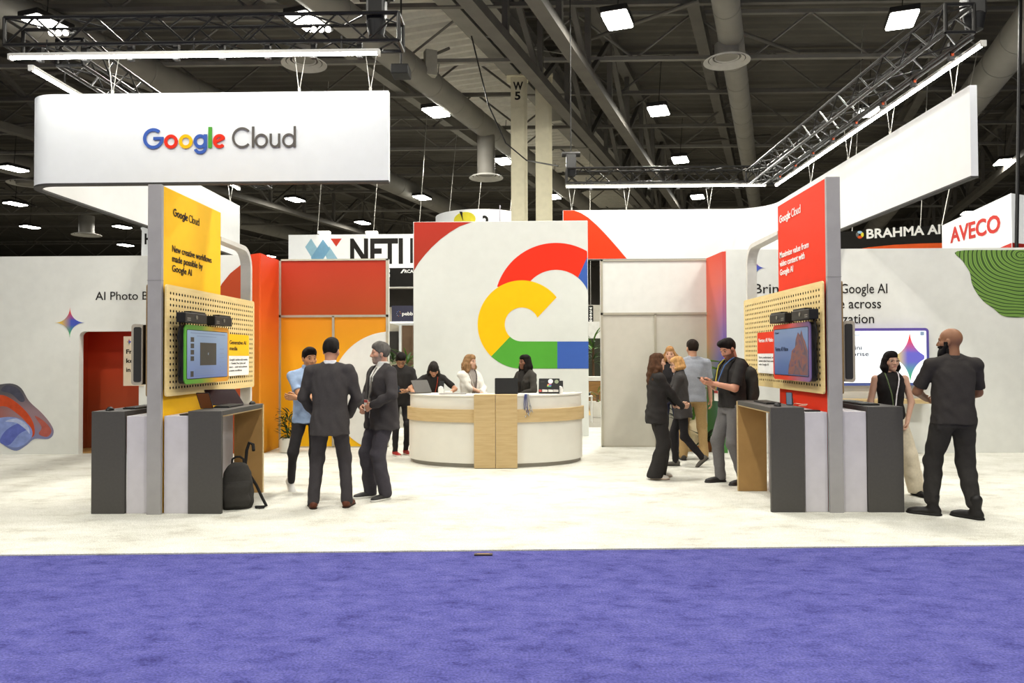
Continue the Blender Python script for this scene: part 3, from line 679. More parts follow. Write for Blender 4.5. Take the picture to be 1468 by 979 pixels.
# second displays on the far faces, seen edge-on
for X, s, y0, lab in ((-4.10, -1, 7.60, 'dark monitor seen edge-on on the left face of the yellow tower'), (3.385, 1, 7.70, 'dark monitor seen edge-on on the right face of the red tower')):
    t = thing('wall_monitor', (X, y0+.5, 1.33), lab, 'monitor')
    rrprism(X-s*.10, X-s*.01, y0+.008, y0+1.142, 1.34, 1.96, .05, 'casing', BLACK, t)
    rrprism(X-s*.012, X, y0, y0+1.15, 1.33, 1.97, .055, 'coloured_rim', mat('rim_beige', 'a79f8e', .5), t)
    # the near end cap: a pale frame round a dark panel
    e = MB().prism([(cx+X-s*.058, cz+1.65) for cx, cz in rrect(.115, .63, .03)], (0, y0-.012, 0), EX, EZ, (0, .02, 0)).build('end_frame', mat('rim_beige', 'a79f8e', .5), t)
    MB().prism([(cx+X-s*.066, cz+1.65) for cx, cz in rrect(.08, .57, .02)], (0, y0-.016, 0), EX, EZ, (0, .005, 0)).build('dark_inset', mat('inset_dark', '2e2d2a', .3, spec=.5), e)
    MB().box(*sorted((X-s*.1, X-s*.155)), y0+.4, y0+.7, 1.55, 1.75).build('wall_bracket', DARKM, t)
# placards
def placard(X, s, y0, y1, top_m, ink1, head, body, lab):
    t = thing('placard', (X, (y0+y1)/2, 1.385), lab, 'sign'); z0, z1, zm = 1.385, 1.905, 1.635
    rrprism(X, X+s*.006, y0, y1, z0, z1, .03, 'card', WINK, t)
    tp = [(cy+(y0+y1)/2, max(zm, cz+(z0+z1)/2)) for cy, cz in rrect(y1-y0, z1-z0, .03)]
    MB().prism(tp, (X+s*.006, 0, 0), EY, EZ, (s*.002, 0, 0)).build('coloured_half', top_m, t)
    u = EY*s; ya = y0+.05 if s > 0 else y1-.05; L = y1-y0-.1
    for i, (a, f) in enumerate(head): text(a, (X+s*.0085, ya, 1.78-.075*i), u, EZ, .05, L*f, ink1, t, .015)
    for i, (a, f) in enumerate(body): text(a, (X+s*.0065, ya, 1.575-.045*i), u, EZ, .026, L*f, GK, t)
    for yy in (y0+.1, y1-.1): MB().box(*sorted((X, X-s*.022)), yy-.02, yy+.02, 1.6, 1.68).build('peg_mount', DARKM, t)
placard(-3.685, 1, 9.03, 9.72, YEL, INK, [('Generative AI', .9), ('media', .42)], [("Google's multimodal models", 1), ('\u2014 Gemini, Veo, Lyria, and', .88), ('more \u2014 assist and accelerate', .98), ('creative workflows', .68)], 'yellow and white placard beside the monitor on the yellow tower')
placard(3.022, -1, 8.98, 9.72, RED, WINK, [('Vertex AI Vision', .95)], [('Store, understand, and', .95), ('unlock value from content', 1), ('with Google AI', .6)], 'red and white placard beside the monitor on the red tower')
# black device boxes on top of the displays, with lens and cable
def device(X, s, y0, y1, z0, lab, cable=False):
    t = thing('sensor_box', (X, (y0+y1)/2, z0), lab, 'device')
    xs = sorted((X, X+s*.10))
    rbox(xs[0], xs[1], y0, y1, z0, z0+.105, .008).build('body', BLACK, t)
    MB().box(xs[0]+.01, xs[1]-.01, y0+(y1-y0)*.3, y1-.02, z0+.105, z0+.125).build('top_cover', BLACK, t)
    xf = X+s*.10
    MB().cyl((xf-s*.002, (y0+y1)/2, z0+.06), (xf+s*.006, (y0+y1)/2, z0+.06), .022, n=14).build('lens', mat('lens_grey', '6d6a60', .3), t, True)
    for q in range(2): MB().box(*sorted((xf, xf+s*.002)), y0+.04, y0+.12, z0+.02+q*.02, z0+.03+q*.02).build('port', mat('port_grey', '777570', .4), t)
    MB().box(*sorted((X, X-s*.04)), (y0+y1)/2-.05, (y0+y1)/2+.05, z0+.03, z0+.08).build('arm', DARKM, t)
    if cable: MB().tube([(X+s*.02, y0+.06, z0), (X+s*.01, y0+.02, z0-.15), (X+s*.015, y0+.09, z0-.35), (X, y0+.05, z0-.55), (X+s*.01, y0+.14, z0-.62)], .008, 6).build('cable', BLACK, t, True)
device(-3.64, 1, 7.60, 8.12, 1.985, 'black camera box nearer the grey post, above the green-rimmed monitor', True)
device(-3.64, 1, 8.33, 8.82, 1.985, 'black camera box nearer the placard, above the green-rimmed monitor')
device(2.99, -1, 8.33, 8.85, 1.985, 'black camera box nearer the placard, above the red-rimmed monitor')
device(2.99, -1, 7.62, 8.12, 1.985, 'black camera box nearer the grey post, above the red-rimmed monitor', True)

# ---- waterfall desks at both faces of each tower
def desk(xa, xb, Yf, zt, inner, lab, ypanel):
    """xa..xb width, inner = X of the tower face it stands against"""
    t = thing('demo_desk', ((xa+xb)/2, Yf+.6, 0), lab, 'desk'); ye = Yf+1.22
    rbox(xa, xb, Yf, Yf+.045, .012, zt, .004).build('front_leg', CHAR, t)
    rbox(xa, xb, Yf+.045, ye, zt-.05, zt, .004).build('desk_top', CHAR, t)
    MB().box(xa+.006, xb-.006, Yf+.045, ye-.035, zt-.062, zt-.05).build('underside', WOODM, t)
    rbox(xa+.003, xb-.003, ye-.035, ye, .012, zt-.05, .004).build('back_leg', WOODI, t)
    edge = xb if abs(xb-inner) > abs(xa-inner) else xa
    MB().box(*sorted((edge-.004, edge+.004)), ye-.036, ye+.001, .012, zt-.01).build('edge_band', WOODM, t)
    MB().box(xa+.01, xb-.01, Yf+.005, Yf+.04, 0, .012).build('foot', DARKM, t); MB().box(xa+.01, xb-.01, ye-.03, ye-.005, 0, .012).build('foot', DARKM, t)
    xs = sorted((inner, xa if abs(xa-inner) < abs(xb-inner) else xb))
    rbox(xs[0]+.012, xs[1]-.004, Yf+.02, ye-.04, .012, zt-.05, .004).build('white_cabinet', LILAC, t)
    MB().box(xs[0]+.03, xs[1]-.02, Yf+.04, ye-.06, 0, .012).build('plinth', DARKM, t)
desk(-3.485, -3.14, 7.55, 1.065, -3.755, 'dark grey waterfall desk on the right of the yellow tower, backpack below', 0)
desk(-4.49, -4.145, 7.55, 1.065, -3.90, 'dark grey waterfall desk on the left of the yellow tower', 0)
desk(2.49, 2.83, 7.62, 1.08, 3.075, 'dark grey waterfall desk on the left of the red tower', 0)
desk(3.47, 3.83, 7.62, 1.085, 3.205, 'dark grey waterfall desk on the right of the red tower', 0)
# ---- things on the desks
def keyboard(x0, x1, y0, y1, z, lab):
    t = thing('keyboard', ((x0+x1)/2, (y0+y1)/2, z), lab, 'keyboard')
    rbox(x0, x1, y0, y1, z, z+.016, .004).build('base', BLACK, t)
    m = MB()
    for i in range(5):
        for j in range(14): m.box(x0+.012+(x1-x0-.024)*i/5, x0+.008+(x1-x0-.024)*(i+1)/5, y0+.012+(y1-y0-.024)*j/14, y0+.008+(y1-y0-.024)*(j+1)/14, z+.016, z+.021)
    tag(m.build('keys', mat('key_grey', '35342f', .5), t), kind='stuff')
def mouse(x_, y_, z, lab):
    t = thing('computer_mouse', (x_, y_, z), lab, 'mouse')
    m = MB(); pr = []
    for i in range(9):
        a = i/8*PI/2; pr.append((.034*math.cos(a), .034*math.sin(a)))
    m.lathe((0, 0, 0), pr, 20); m.v = [(x_+a, y_+b_*1.7, z+.001+c*1.1) for a, b_, c in m.v]; m.build('shell', BLACK, t, True)
    MB().cyl((x_-.004, y_-.03, z+.034), (x_+.004, y_-.03, z+.034), .008, n=10).build('wheel', mat('key_grey', '35342f', .5), t)
keyboard(-4.33, -4.18, 7.85, 8.3, 1.066, 'black keyboard on the desk left of the yellow tower'); mouse(-4.36, 7.66, 1.066, 'black mouse at the front of the desk left of the yellow tower')
keyboard(-3.42, -3.25, 8.02, 8.44, 1.066, 'black keyboard on the desk right of the yellow tower'); mouse(-3.22, 8.62, 1.066, 'black mouse at the far end of the desk right of the yellow tower')
keyboard(2.6, 2.76, 8.1, 8.55, 1.081, 'black keyboard on the desk left of the red tower'); mouse(2.62, 7.8, 1.081, 'black mouse at the near end of the desk left of the red tower')
keyboard(3.5, 3.68, 7.8, 8.3, 1.086, 'black keyboard on the desk right of the red tower'); mouse(3.53, 8.55, 1.086, 'black mouse at the far end of the desk right of the red tower')
# tilted tablet and small screen on the left desk, phone on a stand on the right one
def tablet(c, u, v, w_, h_, lab, m, stand=True):
    c, u, v = Vector(c), Vector(u).normalized(), Vector(v).normalized(); n_ = u.cross(v)
    t = thing('tablet', (c.x, c.y, c.z), lab, 'tablet')
    MB().prism([(a, b_+h_/2) for a, b_ in rrect(w_, h_, .01)], c, u, v, n_*.009).build('body', BLACK, t)
    MB().prism([(a, b_+h_/2) for a, b_ in rrect(w_-.012, h_-.012, .008)], c+n_*.009, u, v, n_*.001).build('glass', m, t)
    if stand: MB().prism([(-.03, 0), (.03, 0), (.03, h_*.6), (-.03, h_*.6)], c-n_*.02, u, (v-n_*.75*0), -n_*.006).build('stand', ALU, t)
MARO = mat('dark_maroon_glass', '2e1c1c', .2, spec=.6)
tablet((-3.43, 8.45, 1.067), (.35, .2, 0), (-.62, .35, .75), .34, .24, 'dark tablet tilted back beside the keyboard on the yellow tower desk', MARO)
tablet((-3.46, 7.95, 1.067), (.9, .25, .0), (-.1, -.4, .9), .13, .19, 'small brown screen on a stand beside the yellow panel', mat('brown_glass', '7a4a28', .25, spec=.5))
tablet((2.80, 7.95, 1.081), (.5, -.5, 0), (.08, .28, .95), .07, .14, 'phone standing upright on the desk against the red panel', mat('phone_glass', '5a6a7c', .2, emit=.15))
MB().tube([(2.83, 7.98, 1.09), (2.86, 7.92, 1.10), (2.9, 7.85, 1.095), (2.93, 7.8, 1.10), (2.9, 7.76, 1.09), (2.84, 7.8, 1.085)], .004, 6).build('cable', mat('cable_white', 'c8a08a', .5), None, True)
tag(bpy.data.objects['cable.002'] if 'cable.002' in bpy.data.objects else COL.objects[-1], 'thin pale charging cable curling on the white cabinet by the red panel', 'cable')
tag(rbox(2.86, 3.02, 7.68, 7.78, 1.031, 1.046, .004).build('black_remote', BLACK), 'small black remote on the white cabinet beside the red panel', 'remote')
tag(rbox(-3.60, -3.50, 7.60, 7.78, 1.016, 1.03, .004).build('black_remote', BLACK), 'small black remote on the white cabinet beside the yellow panel', 'remote')

# ---- large wall display and shelf on the right wall
q0, q1 = at(1186, 553, YB-.1), at(1331.5, 470, YB-.1)
t = thing('wall_display', ((q0.x+q1.x)/2, YB-.05, q0.z), 'large white wall display with a rainbow rim and a four-pointed star', 'monitor')
wd, hd = q1.x-q0.x, q1.z-q0.z; cx, cz = (q0.x+q1.x)/2, (q0.z+q1.z)/2
MB().prism([(a+cx, b_+cz) for a, b_ in rrect(wd, hd, .06)], (0, YB-.1, 0), EX, EZ, (0, .1, 0)).build('rim', quad_grad('rim_rainbow', '4f9a50', '4a4a9c', '5a4a9c', '4a5a9c'), t, True)
MB().prism([(a+cx, b_+cz) for a, b_ in rrect(wd-.09, hd-.09, .02)], (0, YB-.104, 0), EX, EZ, (0, .004, 0)).build('screen', mat('screen_white', 'e4eaee', .3, emit=.62, var=.01), t)
p_ = at(1304.5, 512, YB-.105); MB().prism([(max(-.4, min(.23, a)), b_) for a, b_ in star(0, 0, .365, .43)], (p_.x, YB-.107, p_.z), EX, EZ, (0, .003, 0)).build('star_emblem', quad_grad('star_screen', 'd8c02a', '5a58b0', 'd23a24', '3aa06a', .45), t)
NAVY = mat('navy_ink', '283048', .6)
for s, xa, xb, ya in (('Gemini', 1202, 1235.5, 501.5), ('Enterprise', 1196, 1245.5, 510.5)):
    pa = at(xa, ya, YB-.105); text(s, (pa.x, YB-.105, pa.z), EX, EZ, .075, at(xb, ya, YB-.105).x-pa.x, NAVY, t, .008)
pa = at(1217, 481, YB-.105); text('Google Cloud', (pa.x-.1, YB-.105, pa.z), EX, EZ, .028, .27, mat('pale_ink', '8aa0c0', .6), t)
p_ = at(1322, 478, YB-.105); MB().box(p_.x-.03, p_.x+.03, YB-.106, YB-.104, p_.z-.03, p_.z+.03).build('corner_icon', mat('pale_ink', '8aa0c0', .6), t)
p_ = at(1303, 570, YB-.16); mouse(p_.x, YB-.16, at(1260, 571, YB).z, 'black mouse on the wooden wall shelf under the large display')
# ================================================================== hall ceiling
CEILM = mat('ceiling_dark', '625f58', .85, var=.12, scale=.6, spec=.1)
STEEL = mat('painted_steel', '7c7972', .7, var=.1, scale=2)
STEELD = mat('painted_steel_dark', '615e58', .75, var=.12, scale=2)
ZC = 11.4
DV = Vector((.335, 1, 0)).normalized(); DS = Vector((DV.y, -DV.x, 0))      # run of the main beams and ducts
# corrugated deck, ridges across the hall
dk = MB(); pr = []
yy = -12.0; pit = .46
while yy < 79: pr += [(yy, ZC+.09), (yy+.1, ZC), (yy+.26, ZC), (yy+.36, ZC+.09)]; yy += pit
dk.strip(pr, [(a, z+.05) for a, z in pr], (-60, 0, 0), EY, EZ, (120, 0, 0))
ceiling = tag(dk.build('ceiling', CEILM), kind='structure')
# the paler strip of deck between the twin main beams
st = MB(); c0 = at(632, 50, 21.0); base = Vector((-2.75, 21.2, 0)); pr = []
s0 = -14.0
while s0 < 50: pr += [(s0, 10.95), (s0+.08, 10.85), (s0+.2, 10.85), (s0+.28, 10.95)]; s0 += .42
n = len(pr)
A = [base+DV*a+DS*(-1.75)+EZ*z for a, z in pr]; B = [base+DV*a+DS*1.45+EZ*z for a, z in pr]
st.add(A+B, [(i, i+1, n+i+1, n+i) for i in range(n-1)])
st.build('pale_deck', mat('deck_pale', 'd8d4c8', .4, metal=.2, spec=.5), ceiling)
def ibeam(P, d, L0, L1, h, w_, m, name='steel_beam'):
    """I-section beam through P along d"""
    P, d = Vector(P), Vector(d).normalized(); s = d.cross(EZ).normalized(); c = P+d*(L0+L1)/2; hl = (L1-L0)/2
    b_ = MB(); b_.obox(c+EZ*(h/2), d*hl, s*w_/2, EZ*.02); b_.obox(c-EZ*(h/2), d*hl, s*w_/2, EZ*.02); b_.obox(c, d*hl, s*.012, EZ*h/2)
    return b_.build(name, m, ceiling)
# twin beams that meet the marked columns, and their neighbours
YCOL = 22.0
colA, colB = at(742, 150, YCOL), at(777, 150, YCOL)
ibeam((colA.x-.05, YCOL, 10.25), DV, -18, 46, .6, .42, STEEL)
ibeam((colB.x+.1, YCOL, 10.25), DV, -18, 46, .6, .42, STEEL)
ibeam((-4.75, 21.2, 10.3), DV, -8, 46, .45, .3, STEEL)
for off in (-26, -17.5, -10.5, 7.5, 14, 22, 31): ibeam(base+DS*off+EZ*10.5, DV, -24, 50, .5, .3, STEELD)
# cross joists: chords and a zigzag web
def joist(Y, x0, x1, zb, h, m, bay=1.6):
    j = MB(); j.box(x0, x1, Y-.06, Y+.06, zb-.05, zb+.05); j.box(x0, x1, Y-.06, Y+.06, zb+h-.05, zb+h+.05)
    n = int((x1-x0)/bay)
    for i in range(n):
        xa, xb = x0+i*bay, x0+(i+1)*bay; za, zc = (zb, zb+h) if i % 2 == 0 else (zb+h, zb)
        j.cyl((xa, Y, za), (xb, Y, zc), .035, n=5, caps=False)
    j.build('roof_joist', m, ceiling)
for q, Y in enumerate((11.5, 14.6, 17.4, 20.2, 23.4, 26.2, 29.5, 33, 37, 41, 46, 52, 60, 68)):
    joist(Y, -45, 45, 9.75 if q % 2 else 9.95, 1.25, STEELD if q % 3 else STEEL)
# deep lattice girder to the right of the columns
def girder(P, L0, L1, zb, zt, m):
    P = Vector(P); g = MB(); s = DS
    for z in (zb, zt): g.obox(P+DV*(L0+L1)/2+EZ*z, DV*(L1-L0)/2, s*.16, EZ*.12)
    n = int((L1-L0)/2.6)
    for i in range(n):
        a, b_ = P+DV*(L0+(L1-L0)*i/n), P+DV*(L0+(L1-L0)*(i+1)/n)
        g.obox((a+b_)/2+EZ*(zb+zt)/2, ((b_-a)+EZ*(zt-zb)*(1 if i % 2 else -1))/2, s*.07, DV*.09)
        g.obox(a+EZ*(zb+zt)/2, DV*.07, s*.07, EZ*(zt-zb)/2)
    g.build('lattice_girder', m, ceiling)
girder(base+DS*3.5, -14, 48, 8.9, 10.9, STEELD); girder(base+DS*4.8, -14, 48, 8.9, 10.9, STEELD)
girder(base+DS*-13.5, -14, 48, 8.9, 10.9, STEELD); girder(base+DS*18, -14, 48, 8.9, 10.9, STEELD)
# diagonal sway braces between the joists
dg = random.Random(3)
for i in range(60):
    x_, y_ = dg.uniform(-28, 28), dg.uniform(12, 60); a = Vector((x_, y_, 9.8)); b_ = a+Vector((dg.choice((-1, 1))*dg.uniform(2, 4), dg.uniform(1, 4), dg.uniform(.2, 1.2)))
    rod('sway_brace', a, b_, .05, STEELD, ceiling)
# ---- marked columns
COLM = mat('column_beige', 'cbc5ab', .6, var=.05)
for c, lab, mark in ((colA, 'beige steel column marked W 5', True), (colB, 'beige steel column to the right of the marked one', False)):
    t = thing('steel_column', (c.x, YCOL, 0), lab, 'column')
    m = MB(); hw = .2
    m.box(c.x-hw, c.x+hw, YCOL-.2, YCOL-.17, 0, 9.93); m.box(c.x-hw, c.x+hw, YCOL+.17, YCOL+.2, 0, 9.93); m.box(c.x-.02, c.x+.02, YCOL-.17, YCOL+.17, 0, 9.93)
    m.box(c.x+hw, c.x+hw+.09, YCOL-.14, YCOL-.1, 0, 9.93)
    m.build('shaft', COLM, t); MB().box(c.x-.32, c.x+.32, YCOL-.3, YCOL+.3, 9.9, 9.96).build('cap_plate', COLM, t)
    MB().box(c.x-.3, c.x+.3, YCOL-.3, YCOL+.3, 0, .05).build('base_plate', COLM, t)
    if mark:
        z = at(739, 132, YCOL).z; text('W', (c.x-.13, YCOL-.203, z), EX, EZ, .24, .30, INK, t, .035); z = at(739, 146, YCOL).z; text('5', (c.x-.08, YCOL-.203, z), EX, EZ, .24, .17, INK, t, .035)
# ---- ducts with round ceiling diffusers
DUCT = mat('duct_grey', '817e77', .6, var=.08, scale=1.5)
DIFF = mat('diffuser_grey', 'b5b3ad', .5)
def duct(P, L0, L1, r, lab, drops):
    P = Vector(P); t = thing('air_duct', P, lab, 'duct')
    MB().cyl(P+DV*L0, P+DV*L1, r, n=24).build('pipe', DUCT, t, True)
    l = L0
    while l < min(L1, 26): MB().cyl(P+DV*l-DV*.03, P+DV*l+DV*.03, r*1.03, n=24).build('seam_ring', DUCT, t, True); l += 1.6
    for c, rr, ztop in drops:
        c = Vector(c); MB().cyl((c.x, c.y, c.z+.1), (c.x, c.y, ztop), rr*.52, n=18).build('drop_pipe', DUCT, t, True)
        d = MB()
        for k_ in range(4):
            r1 = rr*(1-.24*k_); d.lathe((c.x, c.y, c.z+.045*k_), [(r1*.86, .05), (r1, 0), (r1*.99, -.015), (r1*.80, .045)], 32)
        d.build('round_diffuser', DIFF, t, True)
pA = at(436, 92, 18.2); pC = at(1042, 88, 18.0); pB = at(697, 255, 25.0)
duct(at(190, 95, 19.6), -14, 45, .45, 'big round duct crossing behind the top left truss', [(pA, .56, 9.3)])
duct(at(655, 150, 22.6), -13, 45, .36, 'round ribbed duct running to the left of the marked column', [(pB, .58, at(690, 185, 25).z)])
duct(at(1043, 20, 16.7), -10, 45, .30, 'round duct running straight back at the upper right of centre', [(pC, .56, 9.2)])
duct(at(1430, 95, 19.7), -10, 45, .45, 'big round duct behind the near end of the right truss', [])
duct(at(40, 240, 33), -24, 30, .5, 'distant round duct behind the left end of the wordmark sign', [(at(124, 337, 40), .75, 9.4), (at(38, 263, 31), .75, 9.0)])

# ---- high bay lights on a staggered grid
GLOW = mat('high_bay_glow', 'fffdf2', .5, emit=30, var=0)
def lamp_mesh():
    h = rbox(-.3, .3, -.46, .46, .03, .16, .02).mesh('highbay_housing', DARKM)
    g = MB().prism(rrect(.56, .88, .06), (0, 0, 0), EX, EY, (0, 0, .03)).mesh('highbay_lens', GLOW)
    return h, g
HM, GM = lamp_mesh()
ld = bpy.data.lights.new('high_bay', 'AREA'); ld.shape = 'RECTANGLE'; ld.size = .5; ld.size_y = .8; ld.energy = HIGHBAY_W; ld.color = (1, .965, .88)
def highbay(P, lab, group, k=0):
    t = thing('high_bay_light', P, lab, 'light', group)
    R = Matrix.Rotation(-.32, 4, 'Z')
    link('housing', HM, t, Matrix.Translation(P) @ R); link('lens', GM, t, Matrix.Translation(P) @ R)
    rod('hanger', P+EZ*.15, P+Vector((.1, 0, 1.6)), .012, DARKM, t)
    l = bpy.data.objects.new('lamp', ld); COL.objects.link(l); l.matrix_basis = Matrix.Translation(P-EZ*.02) @ R; adopt(l, t)
seen = [((885, 30), 'high bay light at the top, right of the two beige columns'), ((1293, 30), 'high bay light at the upper right above the right truss'), ((440, 32), 'high bay light shining through the top left truss'),
        ((67, 36), 'high bay light at the left end of the top left truss'),
        ((944, 160), 'high bay light left of the straight round duct'), ((625, 162), 'high bay light under the ribbed duct, left of the marked column'), ((1245, 162), 'high bay light seen behind the right truss'),
        ((722, 232), 'high bay light touching the marked column, above the round diffuser'), ((975, 230), 'high bay light just above the back truss'), ((1440, 233), 'high bay light at the far right beside the blank sign'),
        ((793, 283), 'high bay light beside the right beige column, above the backdrop wall'), ((1000, 283), 'high bay light just under the light bar of the back truss'), ((605, 284), 'high bay light above the left corner of the backdrop wall'),
        ((423, 287), 'high bay light under the wordmark sign, above the banner with the blue emblem'), ((1388, 306), 'high bay light under the near end of the blank sign'),
        ((520, 320), 'high bay light just above the banner with the black capitals'), ((20, 243), 'high bay light at the far left, uppermost of the row'), ((22, 293), 'high bay light at the far left, second from the top of the row'),
        ((43, 326), 'high bay light at the far left, just above the white wall'), ((175, 326), 'high bay light left of the yellow tower, upper of two'), ((180, 352), 'high bay light left of the yellow tower, lower of two'),
        ((386, 368), 'small high bay light over the orange wall')]
for (x_, y_), lab in seen: highbay(atZ(x_, y_, 9.0), lab, 'high bay lights under the hall roof')
# the same grid goes on overhead and behind the viewer
for (x_, y_) in ((-14, 48), (0, 48), (14, 48), (-8, 60), (8, 60)):
    highbay(Vector((x_, y_, 9.0)), 'distant high bay light deep in the hall', 'distant high bay lights')
for (x_, y_) in ((-4.9, 10.2), (1.0, 10.2), (7.0, 10.2), (-6.5, 4), (0, 4), (6.5, 4), (-8, -3), (0, -3), (8, -3)):
    highbay(Vector((x_, y_, 9.0)), 'high bay light overhead, out of the picture', 'high bay lights overhead')
# small fittings on the ceiling: cameras, speakers
def speaker(P, lab, rz):
    t = thing('ceiling_speaker', P, lab, 'speaker'); c, s = math.cos(rz), math.sin(rz)
    MB().obox(P, Vector((c, s, 0))*.16, Vector((-s, c, 0))*.12, EZ*.34).build('cabinet', mat('speaker_grey', 'a09d92', .6), t)
    rod('bracket', P+EZ*.2, P+Vector((.5, .2, .5)), .04, STEELD, t)
speaker(at(617, 91, 20), 'pale grey speaker hung beside the ribbed duct', .4); speaker(at(798, 160, 24), 'pale grey speaker hung right of the beige columns', -.3)
sp = thing('projector_box', at(575, 103, 15), 'black box hung under the ribbed duct', 'device'); p_ = at(575, 103, 15)
rbox(p_.x-.18, p_.x+.18, p_.y-.2, p_.y+.2, p_.z-.1, p_.z+.1, .02).build('case', BLACK, sp); rod('drop_rod', p_+EZ*.1, p_+EZ*3.5, .02, DARKM, sp)
# slack cable slung past the columns
cab = [at(675, 48, 19), at(700, 150, 20), at(725, 205, 20.5), at(755, 230, 20.5), at(800, 238, 19)]
tag(MB().tube(cab, .02, 6).build('slack_cable', BLACK, None, True), 'black cable sagging in front of the two beige columns', 'cable')
w1 = [at(675, 46, 19), at(760, 70, 20), at(840, 82, 21), at(960, 78, 23)]
tag(MB().tube(w1, .015, 5).build('stay_wire', ALU, None, True), 'thin pale wire stretched across the beams above the columns', 'wire')
# stage lamps clamped on the top left truss
for (x_, y_), lab in (((88, 50), 'small stage lamp pair near the left end of the top left truss'), ((462, 45), 'small stage lamp cluster near the right end of the top left truss')):
    c = at(x_, y_, 8.75); t = thing('stage_lamp', c, lab, 'light')
    for q in (-1, 0, 1):
        MB().cyl((c.x+q*.085, c.y-.05, c.z), (c.x+q*.085, c.y+.08, c.z+.06), .04, .025, n=12).build('can', DARKM, t, True)
        MB().cyl((c.x+q*.085, c.y-.062, c.z-.004), (c.x+q*.085, c.y-.05, c.z), .034, n=12).build('lens', mat('stage_glow', 'fffaf0', .5, emit=8), t)
    rod('yoke', (c.x-.12, c.y, c.z+.07), (c.x+.12, c.y, c.z+.07), .014, DARKM, t)
# ================================================================== people
# every figure is grown as one smooth surface from a posed skeleton (signed distance field -> surface net)
def _len(v): return np.sqrt((v*v).sum(-1))
def cap(a, b, ra, rb):
    a, b = np.array(a, np.float32), np.array(b, np.float32); ba = b-a; bb = max(1e-9, float(ba@ba)); R_ = max(ra, rb)
    def f(P):
        q = P-a; h = np.clip((q@ba)/bb, 0, 1); return _len(q-h[..., None]*ba)-(ra+(rb-ra)*h)
    return f, np.minimum(a, b)-R_, np.maximum(a, b)+R_
def ell(c, r, R=None):
    c, r = np.array(c, np.float32), np.array(r, np.float32); R = np.eye(3, dtype=np.float32) if R is None else np.array(R, np.float32)
    def f(P):
        q = (P-c)@R; k0 = _len(q/r); k1 = _len(q/(r*r)); return k0*(k0-1)/np.maximum(k1, 1e-6)
    e = np.sqrt(((R*r)**2).sum(1)); return f, c-e, c+e
def loft(secs, o, R, n=2.3):
    """stack of elliptical sections (z, rx, ry, cx, cy) in a frame o, R (columns = axes)"""
    S = np.array([tuple(s)+(0,)*(5-len(s)) for s in secs], np.float32); S = S[S[:, 0].argsort()]
    o, R = np.array(o, np.float32), np.array(R, np.float32)
    zz = np.linspace(S[0, 0], S[-1, 0], 64)
    def sm(i):
        y = np.interp(zz, S[:, 0], S[:, i]); y2 = y.copy()
        for _ in range(3): y2[1:-1] = (y2[:-2]+2*y2[1:-1]+y2[2:])/4
        return y2
    T = [sm(i) for i in (1, 2, 3, 4)]
    def f(P):
        q = (P-o)@R; z = q[..., 2]; rx, ry, cx, cy = (np.interp(z, zz, t) for t in T)
        d = (((np.abs(q[..., 0]-cx)/rx)**n+(np.abs(q[..., 1]-cy)/ry)**n)**(1/n)-1)*np.minimum(rx, ry)
        return np.maximum(np.maximum(d, S[0, 0]-z), z-S[-1, 0])
    m = max(S[:, 1].max(), S[:, 2].max())+np.abs(S[:, 3:]).max(); a = o+R[:, 2]*S[0, 0]; b = o+R[:, 2]*S[-1, 0]
    return f, np.minimum(a, b)-m, np.maximum(a, b)+m
def field(prims, h, k=.02, cut=None, fold=0.0, seed=0, shell=None):
    """prims may carry their own k: (prim, k). Returns vertices, quads"""
    pr = [p if isinstance(p[0], tuple) else (p, k) for p in prims]
    lo = np.min([p[0][1] for p in pr], 0)-4*h-.01; hi = np.max([p[0][2] for p in pr], 0)+4*h+.01
    n = np.ceil((hi-lo)/h).astype(int)+1
    ax = [lo[i]+h*np.arange(n[i]) for i in range(3)]
    Fd = np.full(n, 1.0, np.float32)
    for (f, a, b), kk in pr:
        i0 = np.maximum(0, np.floor((a-kk-2*h-lo)/h).astype(int)); i1 = np.minimum(n, np.ceil((b+kk+2*h-lo)/h).astype(int)+1)
        if (i1 <= i0).any(): continue
        sl = tuple(slice(i0[i], i1[i]) for i in range(3))
        P = np.stack(np.meshgrid(*[ax[i][sl[i]] for i in range(3)], indexing='ij'), -1).astype(np.float32)
        d = f(P).astype(np.float32); c = Fd[sl]; hh = np.clip(kk-np.abs(c-d), 0, None)/kk
        Fd[sl] = np.minimum(c, d)-hh*hh*kk*.25
    if cut is not None or fold:
        near = np.abs(Fd) < .06
        I = np.argwhere(near); P = (lo+I*h).astype(np.float32); v = Fd[near]
        if fold:
            r = np.random.RandomState(seed); s = 0
            for q in range(5):
                w_ = r.normal(size=3); w_ /= np.linalg.norm(w_); w_ *= 2*PI/r.uniform(.07, .17); w_[2] *= .75
                s = s+np.sin(P@w_+r.uniform(0, 6)+1.2*np.sin(P[:, 2]*17+q))
            v = v+fold*s/2.2
        if cut is not None: v = np.maximum(v, cut(P))
        Fd[near] = v
    return snets(Fd, lo, h)
